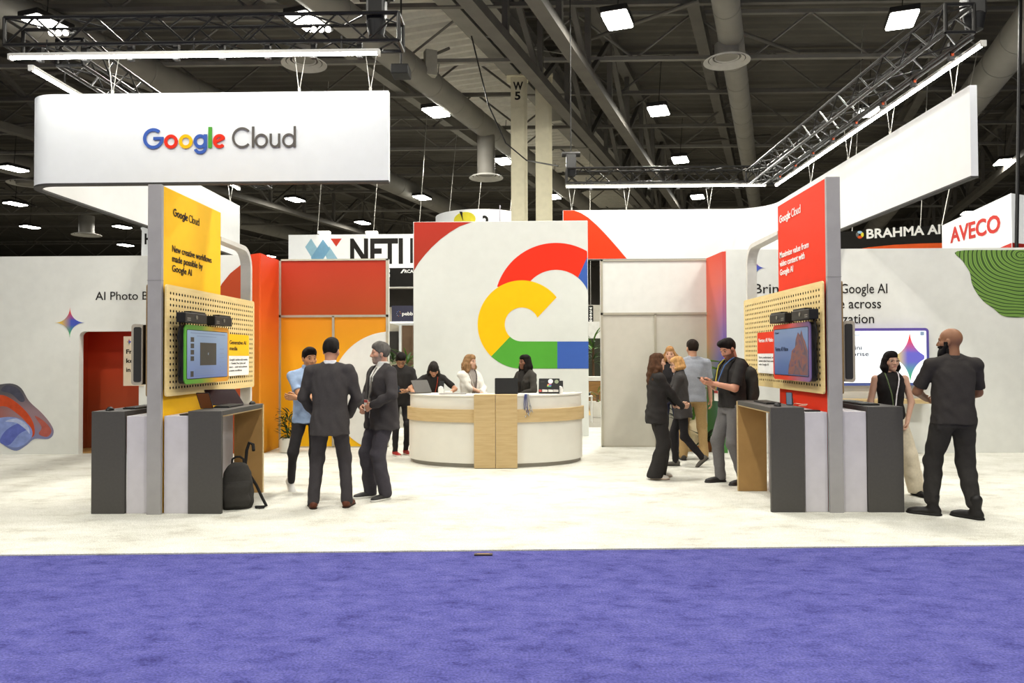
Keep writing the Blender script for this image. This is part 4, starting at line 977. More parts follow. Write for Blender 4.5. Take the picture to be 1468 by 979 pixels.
def snets(Fd, o, h):
    S = Fd < 0
    cnt = np.zeros(np.array(Fd.shape)-1, np.int8)
    C8 = [(i, j, k_) for i in (0, 1) for j in (0, 1) for k_ in (0, 1)]; nx, ny, nz = cnt.shape
    for i, j, k_ in C8: cnt += S[i:i+nx, j:j+ny, k_:k_+nz]
    I = np.argwhere((cnt > 0) & (cnt < 8)); pos = np.zeros((len(I), 3)); wt = np.zeros(len(I))
    for a in C8:
        for d in range(3):
            if a[d]: continue
            b = list(a); b[d] = 1
            fa = Fd[I[:, 0]+a[0], I[:, 1]+a[1], I[:, 2]+a[2]]; fb = Fd[I[:, 0]+b[0], I[:, 1]+b[1], I[:, 2]+b[2]]
            m = (fa < 0) != (fb < 0); t = np.where(m, fa/np.where(m, fa-fb, 1), 0); q = np.array(a, float)[None].repeat(len(I), 0); q[:, d] += t
            pos += q*m[:, None]; wt += m
    pos = o+(I+pos/np.maximum(wt, 1)[:, None])*h
    vid = np.full(cnt.shape, -1, np.int64); vid[I[:, 0], I[:, 1], I[:, 2]] = np.arange(len(I)); Q = []
    for d in range(3):
        e, g = (d+1) % 3, (d+2) % 3
        s0 = [slice(1, -1)]*3; s1 = [slice(1, -1)]*3; s0[d] = slice(0, -1); s1[d] = slice(1, None)
        A = S[tuple(s0)]; J = np.argwhere(A != S[tuple(s1)])
        ins = A[J[:, 0], J[:, 1], J[:, 2]]
        base = J.copy(); base[:, e] += 1; base[:, g] += 1
        def cell(de, dg_):
            q = base.copy(); q[:, e] += de; q[:, g] += dg_; return vid[q[:, 0], q[:, 1], q[:, 2]]
        q4 = np.stack([cell(-1, -1), cell(0, -1), cell(0, 0), cell(-1, 0)], 1); q4[~ins] = q4[~ins][:, ::-1]; Q.append(q4)
    Q = np.concatenate(Q); return pos, Q[(Q >= 0).all(1)]
def npmesh(name, parts, mats, mi=None):
    V, Q, off = [], [], 0
    for v, q in parts: V.append(v); Q.append(q+off); off += len(v)
    V = np.concatenate(V); Q = np.concatenate(Q)
    me = bpy.data.meshes.new(name); me.vertices.add(len(V)); me.vertices.foreach_set('co', V.astype(np.float32).ravel())
    me.loops.add(Q.size); me.loops.foreach_set('vertex_index', Q.astype(np.int32).ravel())
    me.polygons.add(len(Q)); me.polygons.foreach_set('loop_start', np.arange(0, Q.size, 4, dtype=np.int32))
    me.update(calc_edges=True); me.polygons.foreach_set('use_smooth', np.ones(len(Q), bool))
    for m in mats: me.materials.append(m)
    if mi is not None: me.polygons.foreach_set('material_index', np.asarray(mi, np.int32))
    me.validate(); return me
def rotx(a): c, s = math.cos(a), math.sin(a); return np.array([[1, 0, 0], [0, c, -s], [0, s, c]])
def roty(a): c, s = math.cos(a), math.sin(a); return np.array([[c, 0, s], [0, 1, 0], [-s, 0, c]])
def rotz(a): c, s = math.cos(a), math.sin(a); return np.array([[c, -s, 0], [s, c, 0], [0, 0, 1]])
def unit(v): v = np.array(v, float); return v/max(1e-9, np.linalg.norm(v))
def ik(a, b, l1, l2, pole):
    a, b = np.array(a, float), np.array(b, float); d = b-a; L = min(np.linalg.norm(d), (l1+l2)*.999); u = unit(d); b = a+u*L
    x = (l1*l1-l2*l2+L*L)/(2*L); y = math.sqrt(max(0, l1*l1-x*x)); pl = np.array(pole, float); pl = pl-u*(pl@u)
    return a+u*x+unit(pl)*y, b
def fabric(name, col, rough=.85, var=.06):
    if isinstance(col, str): col = [min(1, int(col[i:i+2], 16)/255+.028) for i in (0, 2, 4)]
    return mat(name, col, rough, spec=.12, var=var, scale=45, bump=.12, bscale=300)
def skinm(name, col): return mat(name, col, .55, spec=.3, var=.04, scale=14)

def person(loc, face, label, H=1.75, female=False, girth=1.0, skin='c49a80', lean=0.0, side=0.0, twist=0.0, shift=(0, 0), drop=0.0,
           head=(0, 0, 0), hands=None, poles=None, curl=(.35, .35), palm=None, hdir=None, feet=None, knees=None, ftilt=(0, 0),
           top=None, bottom=None, shoes=None, hair=None, extra=None, h=.011, face_on=True, brow='2a211c', beard=None, lips=None, glasses=None, collar=None):
    s = H/1.75; a = math.radians(face); fw = np.array([math.cos(a), math.sin(a), 0]); rt = np.array([math.sin(a), -math.cos(a), 0])
    ML = np.stack([rt, fw, [0, 0, 1]], 1)                                     # local -> world axes
    base = np.array([loc[0], loc[1], .012])
    def out(v): return v@ML.T                                                # relative to the feet
    sw = (.165 if female else .19)*(1+.25*(girth-1)); g = girth
    pel = np.array([shift[0], shift[1], .95-drop])*s
    RT = rotz(math.radians(twist)*.3)@roty(math.radians(side))@rotx(-math.radians(lean)); RS = RT@rotz(math.radians(twist)*.7)
    def tp(x, y, z): return pel+(RS@np.array([x, y, z]))*s                   # point on the torso
    hips = [pel+RT@np.array([sx*.088*s, 0, -.03*s]) for sx in (-1, 1)]       # 0 = left, 1 = right
    feet = feet or [(-.11, 0, 0, 8), (.11, 0, 0, -8)]                        # x, y, lift, toe-out angle (positive = to the left)
    knees = knees or [(-.1, 1, 0), (.1, 1, 0)]
    ank, kn = [], []
    for i in range(2):
        t = np.array([feet[i][0]*s, feet[i][1]*s, (.085+feet[i][2])*s]); q, e = ik(hips[i], t, .435*s, .425*s, knees[i]); kn.append(q); ank.append(e)
    sh = [tp(sx*sw, -.01, .462) for sx in (-1, 1)]
    hands = hands or [(-.25, .03, .83), (.25, .03, .83)]; poles = poles or [(-.5, -1, 0), (.5, -1, 0)]
    el, wr = [], []
    for i in range(2):
        q, e = ik(sh[i], np.array(hands[i])*s, .29*s, .255*s, poles[i]); el.append(q); wr.append(e)
    nb = tp(0, -.015, .530); RH = rotz(math.radians(twist)+math.radians(head[0]))@roty(math.radians(head[2]))@rotx(-math.radians(head[1]+lean*.35))
    hc = nb+(RT@np.array([0, .005, .050]))*s+(RH@np.array([0, .022, .095]))*s
    def hp(x, y, z): return hc+(RH@np.array([x, y, z]))*s
    fs = .94 if female else 1.0                                              # slimmer limbs
    # ---- head
    hk = .92 if female else 1.0
    E = lambda c, r, **k_: ell(hp(*c), np.array(r)*s, RH)
    hd = [E((0, -.014, .034), (.076*hk, .096, .092)), (E((0, .024, -.04), (.060*hk, .066, .078)), .03), (E((0, .062, -.092), (.026*hk, .022, .020)), .03),
          (cap(hp(0, .086, .016), hp(0, .103, -.022), .007*s, .0125*s), .014), (cap(hp(-.015, .088, -.028), hp(.015, .088, -.028), .008*s, .008*s), .01),
          (cap(hp(-.042, .070, .030), hp(.042, .070, .030), .012*s, .012*s), .02), (cap(hp(-.022, .080, -.058), hp(.022, .080, -.058), .0085*s, .0085*s), .01),
          (E((-.05, .045, -.018), (.022, .03, .028)), .02), (E((.05, .045, -.018), (.022, .03, .028)), .02),
          (E((-.076*hk, -.006, -.006), (.010, .020, .032)), .006), (E((.076*hk, -.006, -.006), (.010, .020, .032)), .006),
          (cap(hp(0, -.02, -.06), nb+RT@np.array([0, -.005, -.03])*s, .051*s*fs*(g**.5), .056*s*fs*(g**.5)), .03)]
    hv, hq = field(hd, .0058, .02)
    hl = (hv-hc)@RH/s
    fc = hl[hq].mean(1); mi = np.zeros(len(hq), int)
    X, Yh, Z = np.abs(fc[:, 0]), fc[:, 1], fc[:, 2]
    mi[(X < .022) & (Yh > .080) & (Z < -.050) & (Z > -.067)] = 1
    zb_ = .034+.004*np.sin(np.clip((X-.014)/.04, 0, 1)*PI); mi[(X > .014) & (X < .052) & (Yh > .05) & (np.abs(Z-zb_) < .0034)] = 2
    if beard: mi[(((Z < -.034) & (Yh > .0) & ~((X < .022) & (Z > -.064) & (Z < -.05))) | ((X > .045) & (Yh > -.005) & (Yh < .03) & (Z < .0))) & (Z > -.125)] = 3
    # ---- body under the clothes, arms and hands
    lg = .86
    bd = [loft([(-.11, .115*g, .085*g), (0, .128*g, .09*g), (.13, .115*g, .085*g), (.30, .135, .09), (.42, .135, .082), (.49, .10, .06), (.53, .05, .05)], pel, RS)]
    if female: bd[0] = loft([(-.11, .12*g, .085*g), (0, .125*g, .085*g), (.14, .10*g, .075*g), (.32, .12, .088, 0, .012), (.42, .115, .075), (.49, .085, .055), (.53, .045, .045)], pel, RS)
    bd += [(cap(tp(0, -.012, .46), nb, .06*s*fs, .052*s*fs), .03)]
    for i in range(2):
        bd += [(cap(tp((-1, 1)[i]*.06, -.01, .455), sh[i]-RS@np.array([0, 0, .006])*s, .030*s*fs, .038*s*fs), .03), (cap(sh[i], el[i], .049*s*fs*g**.5, .039*s*fs*g**.5), .02), (cap(el[i], wr[i], .040*s*fs*g**.5, .027*s*fs), .02),
               cap(hips[i], kn[i], .078*s*lg, .055*s*lg), cap(kn[i], ank[i], .055*s*lg, .036*s*lg)]
    bv, bq = field(bd, h*1.15, .03)
    parts = [(hv, hq), (bv, bq)]; mis = [mi, np.zeros(len(bq), int)]
    for i in range(2):
        d = unit(wr[i]-el[i]) if not (hdir and hdir[i] is not None) else unit(hdir[i])
        n_ = np.array(palm[i] if palm and palm[i] is not None else ((1, -1)[i], .1, 0), float); n_ = unit(n_-d*(n_@d)); t = np.cross(d, n_)*(1 if i else -1)
        w0 = wr[i]; c_ = curl[i]; P_ = lambda u_, v_, n2: w0+(d*u_+t*v_+n_*n2)*s*(.94 if female else 1)
        hp_ = [cap(w0-d*.05*s, P_(.02, 0, 0), .028*s*fs, .024*s*fs)]
        for off, L, r_ in ((.030, .072, .0088), (.0105, .080, .009), (-.010, .075, .0088), (-.028, .058, .0078)):
            hp_.append((cap(P_(.015, off*.55, 0), P_(.088, off, 0), .0135*s, .0115*s), .014))
            q = np.array([.088, off, 0.]); ang = 0
            for sg, fr in enumerate((.45, .30, .25)):
                ang += c_*(1.0 if sg else .8); e = q+np.array([math.cos(ang)*L*fr, 0, math.sin(ang)*L*fr])
                hp_.append((cap(P_(*q), P_(*e), r_*s*(1-.07*sg), r_*s*(.95-.08*sg)), .004)); q = e
        q = [(.018, .020, .006), (.048, .046, .016), (.078, .052, .024+.012*c_), (.100, .046-.01*c_, .030+.02*c_)]
        for u_, v_ in zip(q, q[1:]): hp_.append((cap(P_(*u_), P_(*v_), .0125*s, .0098*s), .008))
        v, q_ = field(hp_, .0046, .01); parts.append((v, q_)); mis.append(np.zeros(len(q_), int))
    key = '%s_%d_%d' % (skin, round(loc[0]*100), round(loc[1]*100))
    SK = skinm('skin_'+skin, skin); sc_ = [int(skin[i:i+2], 16)/255 for i in (0, 2, 4)]
    lp = skinm('lips_'+skin, [min(1, sc_[0]*.93), sc_[1]*.78, sc_[2]*.78]); br = mat('brow_'+brow, brow, .8)
    bdm = mat('beard_'+(beard or '000000'), beard or '000000', .85, var=.2, scale=120)
    body = link('person', npmesh('person', [(out(v), q) for v, q in parts], [SK, lp, br, bdm], np.concatenate(mis)), None, Matrix.Translation(Vector(base)))
    tag(body, label, 'person')
    def child(name, prims, m, hh=None, k=.02, cut=None, fold=0.0, seed=1, par=None, mi_f=None):
        v, q = field(prims, hh or h, k, cut, fold, seed)
        return link(name, npmesh(name, [(out(v), q)], m if isinstance(m, list) else [m], mi_f(v[q].mean(1)) if mi_f else None), par or body, Matrix.Translation(Vector(base)))
    tl = lambda P: ((P-pel)@RS)/s                                            # to torso coordinates
    # ---- eyes
    if face_on:
        for sx in (-1, 1):
            m = MB(); c = hp(sx*.031, .0705, .009)
            for i in range(7):
                for j in range(10):
                    th_, ph_ = PI*i/6, 2*PI*j/10; m.v.append(tuple(out(c+RH@np.array([math.sin(th_)*math.cos(ph_)*1.15, math.cos(th_), math.sin(th_)*math.sin(ph_)*.72])*.0135*s)))
            for i in range(6):
                for j in range(10): m.f.append((i*10+j, i*10+(j+1) % 10, (i+1)*10+(j+1) % 10, (i+1)*10+j)); m.mi.append(1 if i < 2 else 0)
            link('eye', m.mesh('eye', [mat('eye_white', 'cfc8c0', .3), mat('iris_dark', '1e1612', .2)], True), body, Matrix.Translation(Vector(base)))
    # ---- lower garment
    kind, col = bottom[0], bottom[1]; bm_ = fabric('trousers_'+col, col); o_ = bottom[2] if len(bottom) > 2 else {}
    r1, r2, r3 = o_.get('r', {'slim': (.084, .060, .043), 'straight': (.092, .072, .060), 'suit': (.094, .072, .062), 'wide': (.098, .100, .112)}[kind])
    pr = [loft([(-.12, .155*g, .112*g), (-.02, .162*g, .114*g), (.07, .142*g, .10*g), (.12, .125*g, .092*g)], pel, RS)]
    if female: pr = [loft([(-.12, .158*g, .115*g, 0, -.01), (-.02, .162*g, .115*g, 0, -.01), (.08, .135*g, .098*g), (.15, .118*g, .09*g)], pel, RT)]
    for i in range(2):
        hem = ank[i]+(kn[i]-ank[i])*o_.get('hem', -.03)
        pr += [cap(hips[i]+np.array([0, 0, -.02])*s, kn[i], r1*s*g**.6, r2*s), cap(kn[i], hem, r2*s, r3*s)]
    zcut = .03*s
    child('trousers', pr, bm_, k=.03*s, fold=o_.get('fold', .0035), seed=len(label), cut=(lambda P: zcut-P[:, 2]))
    if o_.get('belt'):
        child('belt', [loft([(.085, .156*g, .113*g), (.122, .150*g, .110*g)], pel, RS)], mat('belt_black', '1a1918', .5), .008)
    # ---- shoes
    sk_, scol = shoes[0], shoes[1]; sol = shoes[2] if len(shoes) > 2 else '15130f'
    for i in range(2):
        yaw = rotz(math.radians(feet[i][3])); R_ = yaw@rotx(-math.radians(ftilt[i])); A_ = ank[i]
        S_ = lambda x, y, z: A_+(R_@np.array([x, y, z]))*s*(.93 if female else 1)
        bk = 1.14 if sk_ == 'boot' else 1.0; hi_ = {'boot': .17, 'sneaker': .075, 'dress': .06, 'flat': .03}[sk_]
        pr = [ell(S_(0, -.028, -.045), np.array([.037, .045, .042])*s*bk, R_), ell(S_(0, .06, -.052), np.array([.041, .08, .034])*s*bk, R_), ell(S_(0, .14, -.06), np.array([.043, .062, .028])*s*bk, R_)]
        if sk_ != 'flat': pr.append(cap(S_(0, -.005, -.03), S_(0, -.012, hi_-.085 if sk_ != 'boot' else .09), .042*s, .041*s if sk_ != 'boot' else .055*s))
        n_ = R_[:, 2]; c_ = S_(0, 0, -.082)
        shoe = child('shoe', pr, mat('shoe_'+scol, scol, .5, var=.1, scale=20), .0075, .03*s, cut=lambda P, n_=n_, c_=c_: -((P-c_)@n_))
        so = [ell(S_(0, -.028, -.078), np.array([.041, .050, .03])*s*bk, R_), ell(S_(0, .06, -.078), np.array([.043, .09, .03])*s*bk, R_), ell(S_(0, .142, -.078), np.array([.048, .068, .03])*s*bk, R_)]
        th_ = .024*s if sk_ in ('boot', 'sneaker') else .012*s
        child('sole', so, mat('sole_'+sol, sol, .6), .0075, .03*s, par=shoe, cut=lambda P, n_=n_, c_=c_, th_=th_: np.maximum((P-c_)@n_-th_*.9, -((P-c_)@n_)-.004))
    # ---- upper garment
    kind, col = top[0], top[1]; o_ = top[2] if len(top) > 2 else {}; tm = fabric('cloth_'+col, col)
    def torso(secs, rf=RS): return loft([(z_, rx*g if z_ < .2 else rx*g**.5, ry*g if z_ < .2 else ry*g**.6, 0, cy) for z_, rx, ry, cy in secs], pel, rf)
    if kind in ('suit', 'blazer'):
        if female: secs = [(-.17, .185, .135, -.005), (-.03, .178, .128, -.005), (.13, .138, .108, 0), (.32, .158, .13, .012), (.43, .158, .105, 0), (.495, .125, .08, -.008), (.545, .066, .062, -.012)]
        else: secs = [(-.20, .205, .150, -.005), (-.05, .198, .148, 0), (.13, .176, .135, 0), (.30, .192, .14, 0), (.42, .198, .13, 0), (.495, .155, .095, -.012), (.53, .092, .076, -.018), (.56, .070, .068, -.018)]
        if o_.get('hem') is not None: secs[0] = (o_['hem'],)+secs[0][1:]
        pr = [torso(secs)]; ra, rb, rc = (.062, .053, .044) if female else (.070, .058, .048)
        for i in range(2):
            pr += [(cap(tp((-1, 1)[i]*.06, -.015, .512), tp((-1, 1)[i]*(sw-.012), -.012, .470), .044*s, .052*s*fs), .04), (cap(sh[i], el[i], ra*s, rb*s), .025), (cap(el[i], wr[i]-unit(wr[i]-el[i])*.005, rb*s, rc*s), .02)]
        vb, vw = o_.get('v', (.16, .075)); opn = o_.get('open', .012)
        def vcut(P):
            q = tl(P); wz = np.where(q[:, 2] > vb, opn+vw*(q[:, 2]-vb)/(.52-vb), opn*np.clip(1+(vb-q[:, 2])*o_.get('flare', 3), 0, 9)); return np.minimum(np.minimum((wz-np.abs(q[:, 0])), (q[:, 1]-.01)), .05)*s
        child('jacket', pr, tm, k=.03*s, fold=.005, seed=3+len(label), cut=vcut)
        scol2 = o_.get('shirt', 'd8d6d0'); q = .93
        child('shirt', [torso([(z_, rx*q-.008, ry*q-.006, cy) for z_, rx, ry, cy in secs[1:]]), (loft([(.50, .070*(.84 if female else 1), .068*(.86 if female else 1), 0, -.012), ((.540 if female else .592), .066*(.84 if female else 1), .066*(.86 if female else 1), 0, -.006)], pel, RS), .01)], fabric('cloth_'+scol2, scol2), .009, .02*s)
        # lapels: two flat folds along the opening
        if face_on:
            for sx in (-1, 1):
                pts = [tp(sx*(vw+.012), .055, .50), tp(sx*(vw*.72+.03), .105 if not female else .12, .36), tp(sx*(opn+.022), .140*g, vb+.02)]
                child('lapel', [cap(pts[0], pts[1], .016*s, .024*s), cap(pts[1], pts[2], .024*s, .010*s)], fabric('lapel_'+col, col), .008, .02*s)
        if o_.get('tie'):
            child('tie', [cap(tp(0, .062, .51), tp(0, .112, .40), .014*s, .02*s), cap(tp(0, .112, .40), tp(0, .132*g, .1), .02*s, .026*s)], fabric('tie_'+o_['tie'], o_['tie']), .008, .01)
        if o_.get('pocket_square'): pass
    else:
        if female: secs = [(-.06, .170, .122, -.005), (.13, .128, .102, 0), (.32, .148, .122, .014), (.43, .148, .098, 0), (.485, .118, .078, 0), (.515, .075, .062, -.01)]
        else: secs = [(-.10, .185, .132, 0), (.10, .172, .130, .005), (.28, .182, .132, .004), (.42, .188, .122, 0), (.495, .145, .09, -.012), (.54, .074, .068, -.014)]
        if o_.get('hem') is not None: secs[0] = (o_['hem'],)+secs[0][1:]
        if kind == 'tee': secs[-1] = (.520, .082, .072, -.014)
        pr = [torso(secs)]
        if kind != 'sleeveless':
            for i in range(2):
                sl = o_.get('sleeve', .72); e = sh[i]+(el[i]-sh[i])*min(sl, 1)
                pr += [(cap(tp((-1, 1)[i]*.045, -.018, .522), sh[i]+np.array([0, 0, -.004]), .048*s*fs, .056*s*fs), .04), (cap(sh[i], e, .060*s*fs*g**.5, .058*s*fs*g**.5), .02)]
                if sl > 1: pr.append((cap(el[i], el[i]+(wr[i]-el[i])*(sl-1), .052*s*fs, .042*s*fs), .02))
        else:
            for i in range(2): pr.append((cap(tp((-1, 1)[i]*.06, -.01, .495), tp((-1, 1)[i]*.118, -.01, .468), .024*s, .034*s), .03))
        def slcut(P):
            r_ = np.full(len(P), -1.0)
            if kind != 'sleeveless':
                sl = o_.get('sleeve', .72)
                for i in range(2):
                    A0, B0, f_ = (sh[i], el[i], sl) if sl <= 1 else (el[i], wr[i], sl-1)
                    d_ = unit(B0-A0); e_ = A0+(B0-A0)*f_; t_ = (P-e_)@d_; rr = _len(P-e_-t_[:, None]*d_)
                    r_ = np.where((rr < .085*s) & (t_ > -.03) & (t_ < .1), np.maximum(r_, t_), r_)
            return r_
        child(o_.get('name', 'top'), pr, tm, k=.03*s, fold=o_.get('fold', .0035), seed=5+len(label), cut=slcut)
        if kind == 'polo' or collar:
            child('collar', [loft([(.515, .080, .076, 0, -.014), (.585, .069, .069, 0, -.010)], pel, RS)], fabric('collar_'+(collar or col), collar or col), .007, .01)
    # ---- hair
    if hair:
        hk_, hcol = hair[0], hair[1]; ho = hair[2] if len(hair) > 2 else {}; hm = mat('hair_'+hcol, hcol, .75, spec=.12, var=.35, scale=40, stretch=(1, 1, .12), bump=.5, bscale=160)
        vol = ho.get('vol', 1.0)
        capd = [E((0, -.018, .040), (.083*hk*vol, .103*vol, .098*vol)), (E((0, .03, .085), (.062*hk, .055, .042*vol)), .03)]
        line = {'short': ([-.12, -.06, -.02, .015, .03, .055, .075, .11], [-.088, -.075, -.022, -.012, .02, .030, .062, .068]),
                'long': ([-.12, -.05, .01, .04, .062, .11], [-.14, -.12, -.07, .00, .048, .066]),
                'bob': ([-.12, -.05, .015, .04, .062, .11], [-.14, -.12, -.08, -.02, .046, .066]),
                'fringe': ([-.12, -.05, .02, .05, .075, .12], [-.14, -.12, -.06, .0, .028, .03])}[ho.get('line', hk_ if hk_ in ('short', 'bob') else 'long')]
        pr = list(capd)
        if hk_ in ('long', 'wavy'):
            L = ho.get('len', .30); yw = rotz(math.radians(twist)+math.radians(head[0])*.8)
            rr = np.random.RandomState(len(label))
            for q in range(13):
                ph_ = math.radians(-118+236*q/12); dx, dy = math.sin(ph_), -math.cos(ph_)
                p0 = hp(dx*.070*hk, dy*.080-.015, .02); LL = L*(1-.12*abs(math.sin(ph_))+rr.uniform(-.06, .06)); w_ = ho.get('wave', .012)
                pts = [p0]+[p0+yw@np.array([dx*(.016+.030*f_)+w_*math.sin(9*f_+q*2.2), (dy*(.006+.018*f_))-.012*f_+ho.get('fwd', .0)*f_, -LL*f_])*s for f_ in (.28, .5, .75, 1)]
                rs = [.030, .032, .031, .026, .012]
                for u_, v_, ra, rb in zip(pts, pts[1:], rs, rs[1:]): pr.append((cap(u_, v_, ra*s, rb*s), .016))
        if hk_ == 'bob':
            L = ho.get('len', .12)
            for q in range(13):
                ph_ = math.radians(-112+224*q/12); dx, dy = math.sin(ph_), -math.cos(ph_); p0 = hp(dx*.072*hk, dy*.082-.015, .02)
                pts = [p0, hp(dx*.088*hk*vol, dy*.095-.012, -L*.55), hp(dx*.080*hk*vol, dy*.085-.012, -L)]
                for u_, v_, ra, rb in zip(pts, pts[1:], (.026, .028), (.028, .016)): pr.append((cap(u_, v_, ra*s, rb*s), .016))
        if ho.get('fringe'): pr.append((E((0, .072, .045), (.058, .026, .034)), .02))
        if ho.get('top'): pr.append((E((0, .045, .115), (.055, .06, .028)), .03))
        def hcut(P):
            q = ((P-hc)@RH)/s; z = np.interp(q[:, 1], line[0], line[1]); d = (z+.018*np.clip(np.abs(q[:, 0])/.06-.55, 0, .6)*(q[:, 1] > .05)-q[:, 2])*s
            return np.where((q[:, 2] < -.03) & (hk_ in ('long', 'wavy', 'bob')), -.05, np.where((hk_ in ('long', 'wavy', 'bob')) & (q[:, 1] < .035), -.05, d))
        child('hair', pr, hm, .007, .02*s, cut=hcut, fold=ho.get('curl', .0035), seed=9)
    if beard and isinstance(extra, dict) and extra.get('long_beard'):
        child('beard', [E((0, .066, -.095), (.050, .036, .050)), (E((0, .078, -.145), (.042, .034, .060)), .03), (cap(hp(-.062, .02, -.035), hp(-.04, .06, -.10), .016*s, .024*s), .02), (cap(hp(.062, .02, -.035), hp(.04, .06, -.10), .016*s, .024*s), .02), (cap(hp(-.03, .088, -.045), hp(.03, .088, -.045), .008*s, .008*s), .01)], bdm, .006, fold=.002)
    if glasses:
        gm = mat('glasses_'+glasses, glasses, .3, spec=.5)
        g_ = MB()
        for sx in (-1, 1):
            pts = [tuple(out(hp(sx*.033+.024*math.cos(q*PI/8), .091, .008+.020*math.sin(q*PI/8)))) for q in range(17)]
            g_.tube(pts, .0026, 5); g_.tube([tuple(out(hp(sx*.057, .089, .012))), tuple(out(hp(sx*.078, .0, .006)))], .0024, 5)
        g_.tube([tuple(out(hp(-.010, .094, .012))), tuple(out(hp(.010, .094, .012)))], .0026, 5)
        link('glasses', g_.mesh('glasses', gm, True), body, Matrix.Translation(Vector(base)))
    return dict(body=body, base=base, out=out, hp=hp, tp=tp, wr=wr, el=el, s=s, ML=ML, child=child, RS=RS, pel=pel, RH=RH, world=lambda v: base+out(np.array(v)))
def lanyard(P, cols, length=.30, badge=True, y0=.075, girth=1.0, sides=(-1, 1), m_badge=None):
    """neck ribbon with a card, lying on the chest"""
    ms = [fabric('ribbon_'+c, c) for c in cols]
    for i, sx in enumerate(sides):
        pts = [(sx*.066, .01, .555), (sx*.074, .07, .525), (sx*.066, y0+.035, .46), (sx*.055, y0+.058, .40), (sx*.028, (y0+.074)*girth, .28), (sx*.006, (y0+.080)*girth, .50-length)]
        P['child']('lanyard', [cap(P['tp'](*a), P['tp'](*b), .0075*P['s'], .0075*P['s']) for a, b in zip(pts, pts[1:])], ms[i % len(ms)], .006, .004)
    if badge:
        c = P['tp'](0, (y0+.086)*girth, .50-length-.06); R = P['RS']
        m = MB(); q = lambda x, y, z: tuple(P['world'](c+R@np.array([x, y, z])*P['s']))
        vs = [q(x, y, z) for x in (-.043, .043) for y in (-.003, .003) for z in (-.062, .062)]
        m.add(vs, [(0, 1, 3, 2), (4, 6, 7, 5), (0, 4, 5, 1), (2, 3, 7, 6), (0, 2, 6, 4), (1, 5, 7, 3)])
        b = m.build('badge', m_badge or mat('badge_card', 'd8d4cc', .4), P['body'])
        m = MB(); vs = [q(x, y, z) for x in (-.042, .042) for y in (.003, .0036) for z in (.03, .06)]
        m.add(vs, [(0, 1, 3, 2), (4, 6, 7, 5), (0, 4, 5, 1), (2, 3, 7, 6), (0, 2, 6, 4), (1, 5, 7, 3)]); m.build('badge_stripe', mat('badge_red', 'a83a34', .5), b)
def held_phone(P, i, label, tilt, size=(.075, .15, .009)):
    """phone lying in the hand; placed at the palm"""
    c = P['world'](P['wr'][i])+np.array(tilt['off']); u, v = unit(tilt['u']), unit(tilt['v']); n_ = np.cross(u, v)
    t = thing('phone', tuple(c), label, 'phone')
    MB().prism(rrect(size[0], size[1], .01), c, u, v, n_*size[2]).build('case', BLACK, t)
    MB().prism(rrect(size[0]-.008, size[1]-.008, .008), c+n_*size[2], u, v, n_*.001).build('screen', mat('phone_screen', '20242a', .15, spec=.6), t)
# ================================================================== the cast, left to right
A_ = person((-2.10, 7.86), 98, 'person seen from behind in a dark charcoal suit and brown shoes, hands in pockets', H=1.80, girth=1.02, skin='b98a70', head=(-14, 6, 0),
    hands=[(-.17, .17, .95), (.17, .17, .95)], poles=[(-1, -.75, .1), (1, -.75, .1)], curl=(.8, .8), feet=[(-.17, 0, 0, 14), (.17, .02, 0, -12)],
    top=('suit', '3a3737', {'shirt': 'd2d4d8'}), bottom=('suit', '353234', {'r': (.092, .070, .060)}), shoes=('dress', '5a2e1c', '2a1a10'), hair=('short', '1d1a18', {'top': 1}), face_on=False, h=.010)
B_ = person((-2.60, 8.75), 285, 'person in a light blue shirt and black trousers half hidden behind the charcoal suit', H=1.71, skin='b5835f', head=(25, 8, 0), brow='15110f',
    hands=[(.12, .24, 1.16), (-.12, .27, 1.12)], poles=[(-1, .1, -.6), (1, .1, -.6)], curl=(.5, .5), palm=[(0, -1, .2), (0, -1, .2)], hdir=[(1, .1, .1), (-1, .1, .1)], feet=[(-.06, .0, 0, 5), (.20, -.13, .055, 25)], ftilt=(0, 48), knees=[(0, 1, 0), (.15, 1, 0)],
    top=('polo', '8ea3c0', {'sleeve': .8, 'name': 'shirt'}), bottom=('slim', '282627'), shoes=('sneaker', 'd5d4d0', 'deddd8'), hair=('short', '15110f', {'top': 1, 'vol': 1.02}))
C_ = person((-1.66, 8.42), 220, 'person with grey hair and beard in a dark suit, hand on hip, facing left', H=1.765, girth=1.16, skin='c09078', head=(-22, 2, 0), brow='4a443e', beard='a08c80',
    hands=[(-.17, .20, 1.06), (.21, .14, 1.02)], poles=[(-1, -.35, -.1), (1, -.6, -.1)], curl=(.7, .7), palm=[(.3, -1, 0), (-.3, -1, 0)], hdir=[(.7, .35, -.35), (-.6, .4, -.3)],
    feet=[(-.12, .02, 0, 12), (.11, .08, 0, -8)], top=('suit', '353233', {'shirt': 'cfd0cc', 'tie': '6d6a64', 'open': .012, 'flare': 2, 'v': (.17, .055), 'hem': -.17}), bottom=('straight', '39363c', {'r': (.098, .080, .074), 'fold': .0045}),
    shoes=('sneaker', '282625', 'cfcdc6'), hair=('short', '5a5753', {'vol': 1.03}), h=.010)
lanyard(C_, ['4a4744'], .34, True, .085, 1.12, (1,))
